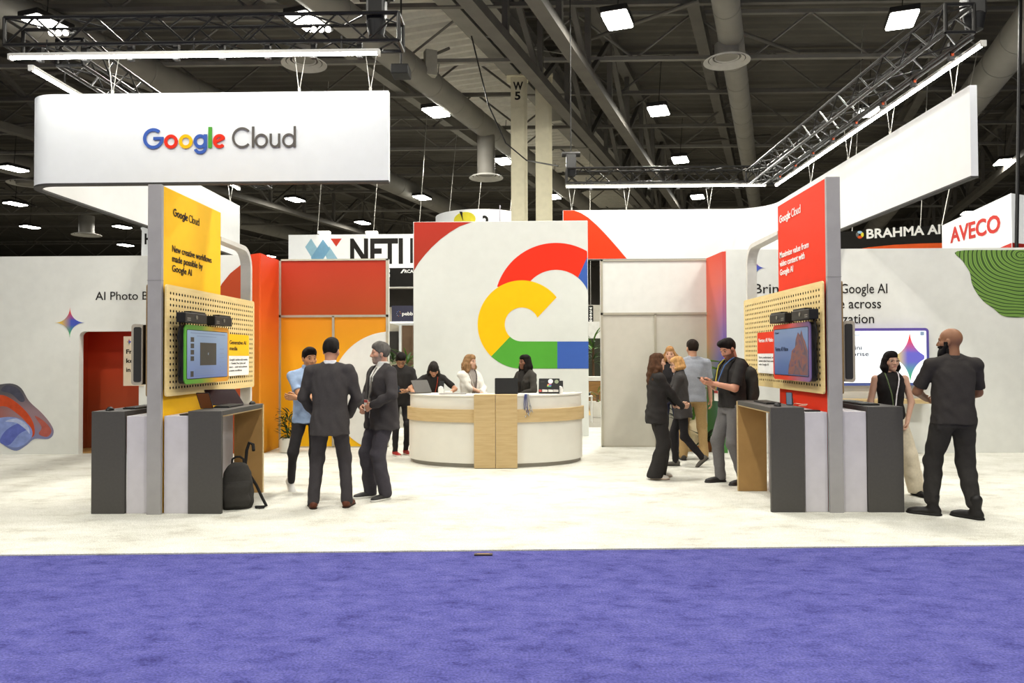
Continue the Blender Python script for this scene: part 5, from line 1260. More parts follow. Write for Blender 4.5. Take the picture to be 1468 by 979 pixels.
D_ = person((-2.08, 12.1), 292, 'person with dark curly hair, glasses and red sneakers looking down at a phone', H=1.70, skin='b98a68', head=(-10, 38, 0), lean=6,
    hands=[(-.03, .30, 1.08), (.09, .30, 1.09)], poles=[(-1, -.3, -.5), (1, -.3, -.5)], curl=(.6, .6), palm=[(.2, -.1, 1), (-.2, -.1, 1)], feet=[(-.1, 0, 0, 6), (.1, .08, 0, 10)],
    top=('tee', '282625', {'sleeve': .85}), bottom=('slim', '252324'), shoes=('sneaker', '9a2a26', 'd6d2c8'), hair=('short', '191513', {'vol': 1.08, 'top': 1, 'curl': .009}), glasses='2a2624', h=.012)
held_phone(D_, 1, 'phone held by the person with curly hair behind the dark suit', {'off': (.0, -.06, .025), 'u': (.8, .5, 0), 'v': (-.3, .5, .5)})
E_ = person((-1.50, 11.86), 277, 'person in a black T-shirt with dark straight hair bent over the reception desk', H=1.62, female=True, skin='bb8a6c', lean=30, head=(4, 34, 0), shift=(0, -.14),
    hands=[(-.24, .36, 1.08), (.30, .34, 1.08)], poles=[(-1, -.3, -.3), (1, -.3, -.3)], curl=(.4, .4), palm=[(0, 0, -1), (0, 0, -1)], hdir=[(.3, 1, -.1), (-.3, 1, -.1)],
    top=('tee', '282625', {'sleeve': .8}), bottom=('slim', '282627'), shoes=('flat', '1a1817'), hair=('bob', '2b2724', {'len': .19, 'vol': 1.02, 'line': 'fringe', 'fringe': 1}), h=.012)
lanyard(E_, ['a03a28'], .26, False, .09, 1.0, (-1,))
F_ = person((-.90, 11.56), 309, 'person in a white blazer with wavy light brown hair standing behind the reception desk', H=1.63, female=True, skin='d0a68c', head=(24, 3, 0), brow='6a4a34',
    hands=[(-.02, .33, 1.09), (-.14, .27, 1.09)], poles=[(-1, -.4, -.4), (1, -.4, -.4)], curl=(.35, .35), palm=[(0, 0, -1), (0, 0, -1)], hdir=[(.6, .6, -.1), (-.4, .8, -.1)],
    top=('blazer', 'd9d6cc', {'shirt': '8f8880', 'open': .03, 'v': (.06, .07)}), bottom=('slim', '3a3638'), shoes=('flat', '1a1817'), hair=('wavy', '8a6a48', {'len': .24, 'wave': .018}), h=.011)
lanyard(F_, ['3a3436', 'b0a8a0'], .30, False, .085)
G_ = person((-.02, 11.56), 224, 'person in a dark grey cardigan with long straight black hair behind the reception desk', H=1.62, female=True, skin='7d553f', head=(-14, 0, 0), brow='14100e',
    hands=[(-.14, .28, 1.08), (.12, .30, 1.08)], poles=[(-1, -.4, -.4), (1, -.4, -.4)], curl=(.35, .35), palm=[(0, 0, -1), (0, 0, -1)],
    top=('blazer', '36332f', {'shirt': '262422', 'hem': -.2}), bottom=('slim', '282627'), shoes=('flat', '1a1817'), hair=('long', '16120f', {'len': .40, 'wave': .006, 'fwd': .02}), h=.011)
H_ = person((1.70, 9.72), 6, 'person with long brown hair in a black trouser suit and white sneakers, hands together', H=1.63, female=True, girth=1.08, skin='c39a80', head=(-8, 0, 0), brow='2a1d16',
    hands=[(-.02, .33, .99), (.07, .34, 1.0)], poles=[(-1, -.5, -.4), (1, -.5, -.4)], curl=(.5, .5), palm=[(.6, 0, .5), (-.8, 0, .3)], hdir=[(.3, 1, .05), (-.2, 1, .05)], feet=[(-.10, .05, 0, 6), (.10, -.06, 0, -6)],
    top=('blazer', '262423', {'shirt': 'c8c4c0', 'hem': -.16}), bottom=('wide', '262423', {'r': (.098, .098, .108), 'hem': -.10}), shoes=('sneaker', 'd6d2ca', 'cbb8a8'), hair=('wavy', '4a3222', {'len': .38, 'wave': .022}), h=.010)
I_ = person((2.24, 10.75), 173, 'person with short blonde hair and glasses in a dark grey blazer, one heel lifted', H=1.58, female=True, skin='c79c84', head=(4, 6, 0), lean=5, brow='8a6a48',
    hands=[(.02, .30, 1.0), (-.16, .30, 1.04)], poles=[(-1, -.6, -.3), (1, -.6, -.3)], curl=(.6, .6), feet=[(-.05, -.30, .075, -4), (.07, .10, 0, 4)], ftilt=(42, 0), knees=[(0, 1, 0), (0, 1, 0)],
    top=('blazer', '363434', {'shirt': '2a2828', 'hem': -.15}), bottom=('slim', '1f1d1f', {'r': (.086, .066, .050)}), shoes=('dress', '5a5650', '2a2622'), hair=('bob', 'b98f5c', {'len': .075, 'vol': 1.06}), glasses='2a2624', h=.011)
J_ = person((2.33, 12.05), 262, 'person with shoulder-length blond hair facing the viewer, mostly hidden by the group', H=1.74, female=True, skin='c79a80', head=(-10, 2, 0), brow='6a4a34',
    top=('tee', '1f1d1f', {'sleeve': 1.8}), bottom=('slim', '26283a'), shoes=('flat', '1a1817'), hair=('wavy', '9a7248', {'len': .20, 'wave': .016}), h=.013, feet=[(-.1, 0, 0, 6), (.1, 0, 0, -6)])
K_ = person((2.55, 11.4), 84, 'person in a grey polo shirt and khaki trousers seen from behind', H=1.84, skin='bd8f74', head=(16, 2, 0), girth=1.06, hands=[(-.27, .06, .86), (.26, .10, .88)], poles=[(-.4, -1, 0), (.4, -1, 0)],
    feet=[(-.15, 0, 0, 10), (.15, .0, 0, -10)], top=('polo', '8b8f98', {'sleeve': .8, 'name': 'polo_shirt'}), bottom=('straight', '9a7f54'), shoes=('dress', '3a3632', '2a2622'), hair=('short', '231b16', {'vol': 1.02}), face_on=False, h=.011)
L_ = person((2.58, 9.36), 196, 'person with a dark beard in a black polo and grey trousers typing on a phone', H=1.83, girth=1.14, skin='c08a70', head=(8, 28, 0), brow='1d1815', beard='7d5442',
    hands=[(-.06, .29, 1.20), (.08, .27, 1.20)], poles=[(-.8, -.8, -.6), (.8, -.8, -.6)], curl=(.55, .55), palm=[(.5, -.2, .8), (-.5, -.2, .8)], hdir=[(.35, 1, .1), (-.25, 1, .1)], feet=[(-.12, -.06, 0, 10), (.12, .10, 0, 0)],
    top=('polo', '282625', {'sleeve': .85, 'name': 'polo_shirt', 'hem': -.04}), bottom=('straight', '615f5f', {'belt': 1, 'r': (.100, .076, .062)}), shoes=('sneaker', '262423', '262423'), hair=('short', '1a1614', {'top': 1}), h=.010)
lanyard(L_, ['4a6a9a', 'a8a040'], .34, True, .105, 1.12)
held_phone(L_, 1, 'dark phone held by the person in the black polo', {'off': (-.06, -.03, .035), 'u': (0, 1, 0), 'v': (-1, 0, .35)}, (.085, .17, .012))
M_ = person((4.15, 8.62), 258, 'person in a black sleeveless top and cream wide trousers with clear glasses, hand in pocket', H=1.64, female=True, skin='c89f88', head=(16, 2, 0), brow='1c1614',
    hands=[(-.20, .10, .90), (.24, .06, .84)], poles=[(-1, -.6, .2), (1, -.6, 0)], curl=(.6, .3), feet=[(-.30, .03, 0, 20), (.06, 0, 0, -6)], shift=(-.04, 0),
    top=('sleeveless', '1f1d1d', {'hem': -.03}), bottom=('wide', 'cfc4ac', {'r': (.098, .094, .100), 'hem': .0}), shoes=('flat', '161414'), hair=('bob', '171312', {'len': .13, 'vol': .98}), glasses='b09a80', h=.010)
lanyard(M_, ['d8d4d8', '5a6a48'], .42, True, .10)
N_ = person((4.20, 7.38), 84, 'person with a shaved head and long black beard in black clothes and boots', H=1.86, girth=1.10, skin='8a6248', head=(52, 3, 0), brow='1a1410', beard='14110f', extra={'long_beard': 1},
    hands=[(-.12, .30, 1.08), (.12, .28, 1.04)], poles=[(-1, -.6, -.4), (1, -.6, -.4)], curl=(.5, .5), palm=[(.5, 0, .6), (-.5, 0, .6)], feet=[(-.16, .10, 0, 62), (.15, -.04, 0, 40)],
    top=('polo', '312e2c', {'sleeve': .82, 'name': 'polo_shirt', 'hem': -.09}), bottom=('straight', '2c2a28', {'r': (.100, .080, .066), 'fold': .005, 'hem': .16}), shoes=('boot', '1c1a19', '141210'), h=.0095, hair=None)
# ================================================================== reception desk
DC = Vector((-.485, 11.46, 0)); DA, DB, DZ = 1.335, .86, 1.055
def ellarc(a, b, a0=180, a1=360, n=40): return [(DC.x+a*math.cos(math.radians(a0+(a1-a0)*i/n)), DC.y+b*math.sin(math.radians(a0+(a1-a0)*i/n))) for i in range(n+1)]
t = thing('reception_desk', DC, 'curved white reception desk with a light wood band and wood front panel', 'desk')
def shell(name, grow, z0, z1, m, th=.05): return MB().strip(ellarc(DA+grow, DB+grow), ellarc(DA+grow-th, DB+grow-th), (0, 0, z0), EX, EY, (0, 0, z1-z0)).build(name, m, t, True)
DWH = mat('desk_white', 'd6d4ca', .45, spec=.35, var=.02)
shell('lower_front', 0.0, .075, .665, DWH); shell('wood_band', .03, .665, .85, WOODM, .06); shell('upper_front', -.015, .85, DZ-.02, DWH)
shell('toe_kick', -.05, 0, .075, mat('kick_grey', '9a968c', .5))
shell('counter_top', .0, DZ-.02, DZ, mat('counter_white', 'e2e0d8', .4), .56)
for sx in (-1, 1):
    xx = DC.x+sx*(DA-.28); MB().box(xx-.26, xx+.26, DC.y-.01, DC.y+.012, .0, DZ-.02).build('end_panel', DWH, t)
pc = at(710.3, 600, 10.57).x; x0, x1 = at(679.5, 600, 10.57).x, at(741.6, 600, 10.57).x
for a, b in ((x0, pc-.003), (pc+.003, x1)): rbox(a, b, 10.55, 10.70, .02, DZ+.012, .004).build('wood_panel', WOODM, t)
MB().box(x0+.01, x1-.01, 10.58, 10.68, 0, .02).build('panel_foot', BLACK, t)
def deskY(x): return DC.y-DB*math.sqrt(max(0, 1-((x-DC.x)/DA)**2))
# ---- laptops, phones and papers on the desk
def laptop(c, rz, lid, label, w_=.33, d_=.23, m=BLACK, stickers=False):
    """c = hinge centre on the table; the keyboard lies towards local +y, the lid's back shows towards local -y"""
    R = Matrix.Translation(Vector(c)) @ Matrix.Rotation(rz, 4, 'Z'); q = lambda x, y, z: R @ Vector((x, y, z))
    t = thing('laptop', c, label, 'laptop'); u, v = R.to_3x3() @ EX, R.to_3x3() @ EY
    MB().prism(rrect(w_, d_, .012), q(0, d_/2, .0), u, v, EZ*.014).build('base', m, t)
    tag(MB().prism(rrect(w_-.05, d_*.45, .004), q(0, d_*.38, .014), u, v, EZ*.002).build('keyboard', mat('key_grey', '35342f', .5), t))
    up = (v*math.cos(lid)+EZ*math.sin(lid)); n_ = u.cross(up)
    l = MB().prism([(x, y+d_/2) for x, y in rrect(w_, d_, .012)], q(0, -.004, .014), u, up, n_*.007).build('lid', m, t)
    MB().prism([(x, y+d_/2) for x, y in rrect(w_-.02, d_-.025, .004)], q(0, -.004, .0145)-n_*.001, u, up, n_*.001).build('screen', mat('laptop_screen', '30343c', .2, emit=.1), l)
    if stickers:
        o_ = q(0, -.004, .014)+n_*.008
        def st_(pts, m_): MB().prism(pts, o_, u, up, n_*.0008).build('sticker', m_, l)
        st_([(.02+.036*math.cos(k_*PI/8), .175+.036*math.sin(k_*PI/8)) for k_ in range(16)], WINK); st_([(.11+.030*math.cos(k_*PI/8), .17+.03*math.sin(k_*PI/8)) for k_ in range(16)], mat('sticker_olive', '8a9478', .6))
        st_([(-.03, .09), (.03, .09), (.035, .13), (0, .14), (-.025, .13)], quad_grad('sticker_mix', 'd8b02a', '3f5fae', 'cf3a28', '3fa05c'))
        for a, b, cc in ((-.15, -.11, 'a84a44'), (-.10, -.02, 'c8c4bc'), (-.01, .06, 'd2cec6'), (.065, .14, 'b8b4ac')): st_([(a, .012), (b, .012), (b, .045), (a, .05)], mat('sticker_'+cc, cc, .6))
        st_([(-.13, .165), (-.07, .165), (-.07, .17), (-.13, .17)], GK)
    return t
p_ = at(726, 566, 10.95); laptop((p_.x, 10.9, DZ+.0), 0.0, math.radians(80), 'open black laptop in the middle of the reception desk, lid towards the viewer', .34, .225)
p_ = at(787, 566, 11.0); laptop((p_.x, 10.98, DZ), -.12, math.radians(72), 'open dark laptop covered in stickers on the right of the reception desk', .31, .22, stickers=True)
p_ = at(607, 566, 11.2); laptop((p_.x, 11.2, DZ), .75, math.radians(56), 'open grey laptop at the left end of the reception desk', .30, .22, mat('laptop_grey', '5a5753', .4))
def phone_dock(x, y, label):
    t = thing('phone_dock', (x, y, DZ), label, 'stand')
    MB().lathe((x, y, DZ), [(.0, 0), (.04, 0), (.042, .06), (.034, .1), (.0, .115)], 20).build('cup', mat('dock_white', 'e2e0da', .4), t, True)
    MB().obox((x+.01, y+.02, DZ+.13), (.036, 0, 0), (0, .004, .0), (0, .02, .06)).build('phone', BLACK, t)
phone_dock(at(632, 560, 11.15).x, 11.15, 'white phone stand near the person in the black T-shirt'); phone_dock(at(803, 560, 11.05).x, 11.05, 'white phone stand beside the stickered laptop')
p_ = at(650, 566, 11.0); tag(rbox(p_.x-.2, p_.x+.2, 10.86, 11.06, DZ+.001, DZ+.016, .004).build('closed_tablet', mat('tablet_grey', '8f8c88', .4)), 'flat grey tablet lying on the left half of the reception desk', 'tablet')
p_ = at(642, 563, 11.1); tag(rbox(p_.x-.05, p_.x+.06, 11.09, 11.2, DZ+.001, DZ+.035, .006).build('paper_pad', mat('paper', 'e4e2da', .7)), 'small stack of white paper behind the flat grey tablet', 'paper')
for k_, (xx, yy, lab) in enumerate(((818, 11.2, 'white papers at the right end of the reception desk'), (750, 10.78, 'white papers beside the black laptop on the reception desk'))):
    p_ = at(xx, 565, yy); m = MB()
    for q in range(3): m.obox((p_.x+.01*q, yy+.012*q, DZ+.002+.003*q), Vector((math.cos(q*.3), math.sin(q*.3), 0))*.08, Vector((-math.sin(q*.3), math.cos(q*.3), 0))*.055, EZ*.0012)
    m.build('paper_sheets', mat('paper', 'e4e2da', .7)); tag(COL.objects[-1], lab, 'paper')
# bunch of lanyards over the front edge
xl = at(755, 575, 10.62).x; yl = deskY(xl)-.02
t = thing('lanyard_bunch', (xl, yl, .72), 'bunch of blue and silver lanyards hanging over the front of the reception desk', 'lanyards')
rng = random.Random(5)
for q in range(5):
    dx = (q-2)*.012
    MB().tube([(xl+dx, yl+.12, DZ+.006), (xl+dx, yl, DZ+.004), (xl+dx*1.4, yl-.012, DZ-.06), (xl+dx*2+.01, yl-.012, DZ-.13-.02*(q % 3)), (xl+dx*2.4+.03, yl-.014, DZ-.22-.03*(q % 3))], .006, 5).build('ribbon', mat('ribbon_navy', '2c3a78', .7) if q < 3 else mat('ribbon_silver', 'a8a8a8', .4, metal=.5), t, True)
for q in range(9):
    x_, z_ = xl+rng.uniform(-.01, .06), DZ-.12-q*.021
    MB().cyl((x_, yl-.03, z_), (x_+rng.uniform(-.02, .02), yl-.018, z_-.03), .007, n=8).build('clip', mat('clip_silver', 'b8b8b8', .25, metal=.8), t)

# ================================================================== backpacks
def npobj(name, prims, m, p, h=.009, k=.02, cut=None, fold=0.0):
    v, q = field(prims, h, k, cut, fold, 4); c = np.array([(v[:, 0].min()+v[:, 0].max())/2, (v[:, 1].min()+v[:, 1].max())/2, v[:, 2].min()])
    return link(name, npmesh(name, [(v-c, q)], [m]), p, Matrix.Translation(Vector(c)))
PACK = fabric('pack_black', '33312e'); PACK2 = fabric('pack_strap', '1e1d1c')
bx, by = -3.09, 7.86
t = thing('backpack', (bx, by, .012), 'black backpack standing on the white carpet against the desk of the yellow tower', 'backpack')
RZ = rotz(.25)
npobj('main_bag', [loft([(.0, .15, .10), (.05, .165, .115), (.25, .155, .11), (.38, .13, .09), (.46, .09, .055), (.49, .04, .02)], (bx, by, .014), RZ@rotx(.06), 3.2)], PACK, t, fold=.004)
npobj('front_pocket', [loft([(.03, .12, .03), (.10, .135, .045), (.24, .13, .04), (.30, .11, .02)], np.array([bx, by, .014])+RZ@np.array([0, -.10, 0]), RZ, 3.5)], PACK, t, fold=.003)
MB().tube([tuple(np.array([bx, by, .0])+RZ@np.array([x_, y_, z_])) for x_, y_, z_ in ((-.06, .0, .47), (-.055, 0, .53), (-.02, 0, .555), (.02, 0, .555), (.055, 0, .53), (.06, 0, .47))], .012, 8).build('top_handle', PACK2, t, True)
MB().tube([(bx+.03, by+.12, .40), (bx+.02, by+.20, .60), (bx+.04, by+.22, .68), (bx+.09, by+.2, .66), (bx+.11, by+.16, .60)], .018, 8).build('shoulder_strap', PACK2, t, True)
MB().tube([(bx+.10, by+.06, .36), (bx+.17, by+.08, .24), (bx+.24, by+.05, .12), (bx+.30, by+.02, .03), (bx+.28, by-.02, .026), (bx+.20, by-.03, .026)], .016, 8).build('shoulder_strap', PACK2, t, True)
MB().tube([(bx+.2, by-.03, .03), (bx+.26, by-.08, .025), (bx+.31, by-.06, .025)], .009, 6).build('strap_end', PACK2, t, True)
rbox(bx-.172, bx-.158, by-.10, by-.04, .17, .22, .003).build('blue_tag', mat('tag_blue', '3f56a8', .5), t)
# the pack worn by the person in the polo
P = L_; t = thing('backpack', tuple(P['world'](P['tp'](0, -.2, .0))), 'black backpack worn by the person in the black polo', 'backpack')
def PW(pr): return pr
v, q = field([loft([(.02, .13, .07), (.10, .15, .085), (.30, .15, .085), (.42, .12, .06), (.47, .06, .03)], P['pel']+P['RS']@np.array([0, -.225, .0])*P['s'], P['RS'], 3)], .01, .02, fold=.004)
v = np.array([P['base']+P['out'](a_) for a_ in v]); c = v.mean(0)
link('main_bag', npmesh('main_bag', [(v-c, q)], [PACK]), t, Matrix.Translation(Vector(c)))
for sx in (-1, 1):
    pts = [P['world'](P['tp'](sx*.10, y_, z_)) for y_, z_ in ((-.16, .45), (-.10, .525), (-.02, .545), (.06, .50), (.115, .40), (.125, .28), (.06, .20), (-.10, .14))]
    MB().tube([tuple(a_) for a_ in pts], .014, 8).build('shoulder_strap', PACK2, t, True)

# ================================================================== potted plants
def leaf_mesh(name, m, L=1.0, wd=.22, fold=.12, droop=.25, n=6):
    vs, fs = [], []
    for i in range(n+1):
        f_ = i/n; w_ = wd*math.sin(PI*min(1, .06+.94*f_))**.8*(1-.15*f_); z = -droop*f_*f_
        vs += [(-w_/2, f_*L, z+fold*w_), (0, f_*L, z), (w_/2, f_*L, z+fold*w_)]
    for i in range(n): fs += [(3*i, 3*i+1, 3*i+4, 3*i+3), (3*i+1, 3*i+2, 3*i+5, 3*i+4)]
    m_ = MB(); m_.add(vs, fs); return m_.mesh(name, m, True)
LG1, LG2, LG3, LG4 = (mat('leaf_'+c, c, .45, spec=.3, var=.2, scale=5) for c in ('2f4a24', '4f7a2c', '7ba444', '22301c'))
def place_leaf(me, p, az, el_, sc, par, roll=0, name='leaf'):
    M = Matrix.Translation(Vector(p)) @ Matrix.Rotation(az, 4, 'Z') @ Matrix.Rotation(el_, 4, 'X') @ Matrix.Rotation(roll, 4, 'Y') @ Matrix.Diagonal((sc, sc, sc, 1))
    link(name, me, par, M)
rng = random.Random(11)
# white pot by the orange wall
px, py = -4.02, 12.42
t = thing('potted_plant', (px, py, .012), 'bushy dark green plant with tiny yellow flowers in a white pot by the orange wall', 'plant')
MB().lathe((px, py, .012), [(.0, .0), (.13, 0), (.148, .02), (.15, .24), (.14, .245), (.135, .20), (.0, .20)], 28).build('pot', mat('pot_white', 'd8d6cc', .4), t, True)
MB().lathe((px, py, .21), [(.0, .02), (.13, .0)], 20).build('soil', mat('soil', '2a2018', .9), t)
l1, l2 = leaf_mesh('leaf_dark', LG1, 1, .24), leaf_mesh('leaf_deep', LG4, 1, .2, droop=.4)
for q in range(5): rod('stem', (px+rng.uniform(-.05, .05), py+rng.uniform(-.05, .05), .21), (px+rng.uniform(-.14, .14), py+rng.uniform(-.1, .1), .62), .007, LG1, t)
for q in range(110):
    r_ = rng.uniform(0, .17); a = rng.uniform(0, 2*PI); z = rng.uniform(.25, .68)
    place_leaf(l1 if q % 2 else l2, (px+r_*math.cos(a), py+r_*math.sin(a), z), a-PI/2+rng.uniform(-.8, .8), rng.uniform(-.2, 1.0), rng.uniform(.09, .2), t, rng.uniform(-.5, .5))
for q in range(12):
    a = rng.uniform(0, 2*PI); r_ = rng.uniform(.05, .2); MB().lathe((px+r_*math.cos(a), py-.08-.1*rng.random(), rng.uniform(.55, .72)), [(0, .012), (.012, .008), (.016, 0), (0, -.004)], 8).build('flower', mat('petal_yellow', 'd8b020', .6), t)
# big-leaved plant in a cream planter behind the group
px, py = 2.80, 12.55
t = thing('potted_plant', (px, py, .012), 'plant with large pale green leaves in a tall cream planter behind the khaki trousers', 'plant')
MB().lathe((px, py, .012), [(.0, .0), (.15, 0), (.155, .10)], 24).build('planter_base', mat('planter_orange', 'b8742c', .5), t, True)
MB().lathe((px, py, .11), [(.0, .0), (.16, 0), (.158, .1), (.12, .42), (.11, .43), (.10, .38), (.0, .38)], 24).build('planter', mat('planter_cream', 'd2c29c', .6), t, True)
l3 = leaf_mesh('leaf_banana', LG3, 1, .32, .18, .35, 8); l4 = leaf_mesh('leaf_banana_dark', LG2, 1, .3, .18, .4, 8)
for q in range(12):
    a = rng.uniform(0, 2*PI); tp_ = Vector((px+.16*math.cos(a), py+.12*math.sin(a), rng.uniform(.9, 1.42)))
    rod('stem', (px, py, .48), tp_, .01, LG2, t); place_leaf(l3 if q % 3 else l4, tp_, a-PI/2, rng.uniform(.1, .7), rng.uniform(.35, .55), t)
place_leaf(l3, (px-.02, py-.1, 1.46), -PI/2-.25, .35, .55, t); place_leaf(l3, (px, py-.1, 1.40), -PI/2+.2, .15, .6, t); place_leaf(l3, (px-.1, py-.1, 1.44), PI/2-.3, .3, .5, t)
px, py = 2.62, 12.5
t = thing('potted_plant', (px, py, .012), 'cream woven planter with thin stalks between the legs of the standing group', 'plant')
MB().lathe((px, py, .012), [(.0, .0), (.13, 0), (.135, .2), (.10, .5), (.09, .5), (.085, .45), (0, .45)], 22).build('planter', mat('planter_wicker', 'bfa878', .7, var=.25, scale=60), t, True)
for q in range(14): a = rng.uniform(0, 2*PI); place_leaf(l2, (px, py, .46), a, rng.uniform(.6, 1.3), rng.uniform(.25, .45), t)
px, py = 2.98, 12.42
t = thing('potted_plant', (px, py, .012), 'small dark spiky plant on the floor against the green part of the return wall', 'plant')
MB().lathe((px, py, .012), [(0, 0), (.09, 0), (.11, .16), (.10, .17), (.09, .14), (0, .14)], 20).build('pot', mat('pot_brown', '7a4a28', .6), t, True)
l5 = leaf_mesh('leaf_spiky', LG4, 1, .12, .2, .5)
for q in range(34): a = rng.uniform(0, 2*PI); place_leaf(l5, (px, py, .16), a, rng.uniform(.3, 1.35), rng.uniform(.28, .48), t)
# small label plate at the carpet seam
p_ = atZ(693, 795.5, .0); tag(rbox(p_.x-.075, p_.x+.075, p_.y-.03, p_.y+.02, .001, .012, .003).build('floor_plate', mat('plate_dark', '3a2e2a', .4)), 'small dark plate with a light line at the seam of the two carpets', 'floor plate')
MB().box(p_.x-.05, p_.x+.05, p_.y-.012, p_.y+.0, .012, .013).build('plate_line', mat('plate_gold', 'b08a4a', .4), bpy.data.objects['floor_plate'])
# ================================================================== neighbouring stands beyond the booth
BWH = mat('banner_white', 'e2e4e2', .7, spec=.1, var=.02, emit=.28)  # faint glow put into the white of the banners
BBK = mat('banner_black', '201f1d', .7, spec=.1)
def wires(t, pts, ztop=11.45):
    for p in pts: rod('suspension_cable', p, (p[0]+.4, p[1], ztop), .012, ALU, t)
# banner with the blue zigzag emblem
Yn = 26.0; a, b = at(413.5, 398, Yn), at(640, 335, Yn); kk = Yn/F
t = thing('hanging_banner', ((a.x+b.x)/2, Yn, a.z), 'long white hanging banner with a blue zigzag emblem and black capitals', 'banner')
zb = at(575, 384, Yn).z
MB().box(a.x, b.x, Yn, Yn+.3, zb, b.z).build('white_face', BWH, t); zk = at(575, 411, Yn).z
MB().box(a.x, b.x, Yn+.01, Yn+.29, zk, zb).build('black_valance', BBK, t); MB().box(a.x, b.x, Yn, Yn+.3, zk-.05, zk).build('rail', ALU, t)
def NP(x, y): q = at(x, y, Yn); return (q.x, q.z)
ZB1, ZB2, ZB3 = mat('zig_pale', '9cc8dc', .7), mat('zig_mid', '7aaed0', .7), mat('zig_deep', '7f9cc4', .7)
for pts, m, off in (([(446, 342), (453, 353), (461, 366), (470, 384), (456, 384), (437.5, 354)], ZB1, .004), ([(463, 343), (473, 357), (455, 384), (447, 373), (446, 369)], ZB2, .008), ([(472, 353), (486, 374), (480, 384), (469, 372), (466, 364)], ZB1, .006)):
    MB().prism([NP(*q) for q in pts], (0, Yn-off, 0), EX, EZ, (0, off-.001, 0)).build('zigzag_stroke', m, t)
MB().prism([NP(474, 342), NP(490, 342), NP(482, 353.5)], (0, Yn-.006, 0), EX, EZ, (0, .005, 0)).build('red_triangle', mat('banner_red', 'd5402a', .7), t)
q = NP(502, 377); text('NETI', (q[0], Yn-.006, q[1]), EX, EZ, 36*kk, (578.5-502)*kk, INK, t, .035)
q = NP(588, 377); MB().box(q[0], q[0]+4*kk, Yn-.006, Yn-.001, q[1], q[1]+36*kk).build('letter_stroke', INK, t)
q = NP(580, 391); text('RCA', (q[0], Yn-.004, q[1]), EX, EZ, 4.6*kk, 13*kk, WINK, t, .03)
MB().prism([NP(574, 391.5), NP(576.5, 391.5), NP(580.5, 386), NP(578, 386)], (0, Yn-.004, 0), EX, EZ, (0, .003, 0)).build('slash_mark', WINK, t)
q = NP(551, 390); text('al', (q[0], Yn-.004, q[1]), EX, EZ, 4*kk, 8*kk, WINK, t, .03); q = NP(551, 397); text('nd', (q[0], Yn-.004, q[1]), EX, EZ, 4*kk, 8*kk, WINK, t, .03)
wires(t, [(a.x+1, Yn+.1, b.z), (a.x+3, Yn+.1, b.z), (b.x-1, Yn+.1, b.z)])
for x_, y_ in ((465, 333), (533, 333)):
    p_ = at(x_, y_, Yn-.1); MB().box(p_.x-.2, p_.x+.2, Yn-.2, Yn, p_.z-.05, p_.z+.03).build('spot_fitting', mat('small_glow', 'fff8ea', .5, emit=4), t)
# round sign with a yellow oval
Yv = 30.0; c = at(690, 320, Yv); R_ = 1.85; zt = at(690, 299.5, Yv-R_).z
t = thing('hanging_banner', (c.x, Yv, zt-1.3), 'round white hanging sign with a yellow oval, just above the backdrop wall', 'banner')
m = MB(); A = [(c.x+R_*math.cos(2*PI*i/48), Yv+R_*math.sin(2*PI*i/48)) for i in range(49)]; B = [(c.x+(R_-.05)*math.cos(2*PI*i/48), Yv+(R_-.05)*math.sin(2*PI*i/48)) for i in range(49)]
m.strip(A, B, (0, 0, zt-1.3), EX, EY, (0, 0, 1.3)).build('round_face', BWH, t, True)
def VP(x, y, d=.02):
    ang = math.asin(max(-.99, min(.99, (at(x, y, Yv-R_).x-c.x)/R_))); return Vector((c.x+(R_+d)*math.sin(ang), Yv-(R_+d)*math.cos(ang), at(x, y, Yv-R_*math.cos(ang)).z))
m = MB(); n = 20; ctrq = VP(666, 315, .02); vs = [ctrq]+[VP(666+16*math.cos(2*PI*i/n), 315+11*math.sin(2*PI*i/n)-.25*17*math.cos(2*PI*i/n)*.3, .02) for i in range(n)]
m.add(vs, [(0, 1+i, 1+(i+1) % n) for i in range(n)]).build('yellow_oval', mat('oval_yellow', 'e0d23a', .7, emit=.15), t)  # the oval's yellow carries a faint glow too
o = VP(659, 321, .05); e = VP(700, 321, .05); text('Velo', o, e-o, EZ, .47, (e-o).length, INK, t, .04)
wires(t, [(c.x-1.2, Yv-1, zt), (c.x, Yv-1.8, zt), (c.x+1.2, Yv-1, zt)])
p0_, p1_ = VP(716.5, 304, .01), VP(716.5, 330, .01); MB().obox((p0_+p1_)/2, (.02, 0, 0), (0, .02, 0), EZ*.6).build('panel_seam', mat('seam_grey', '8a8890', .6), t)
# small round white sign behind the left wing
Yw = 38.0; c = at(213, 346, Yw)
t = thing('hanging_banner', c, 'small round white sign at the left edge of the grey post of the yellow tower', 'banner')
MB().lathe((c.x+.3, Yw, c.z-.9), [(.62, 0), (.6, .1), (.58, 1.4), (.64, 1.55), (.56, 1.55), (.5, 1.4), (.52, 0)], 28).build('drum', BWH, t, True)
wires(t, [(c.x+.3, Yw, c.z+.6)])
p_ = at(208, 344, Yw-.65); text('H', (p_.x-.03, Yw-.64, p_.z-.2), EX, EZ, .55, .4, INK, t, .03)
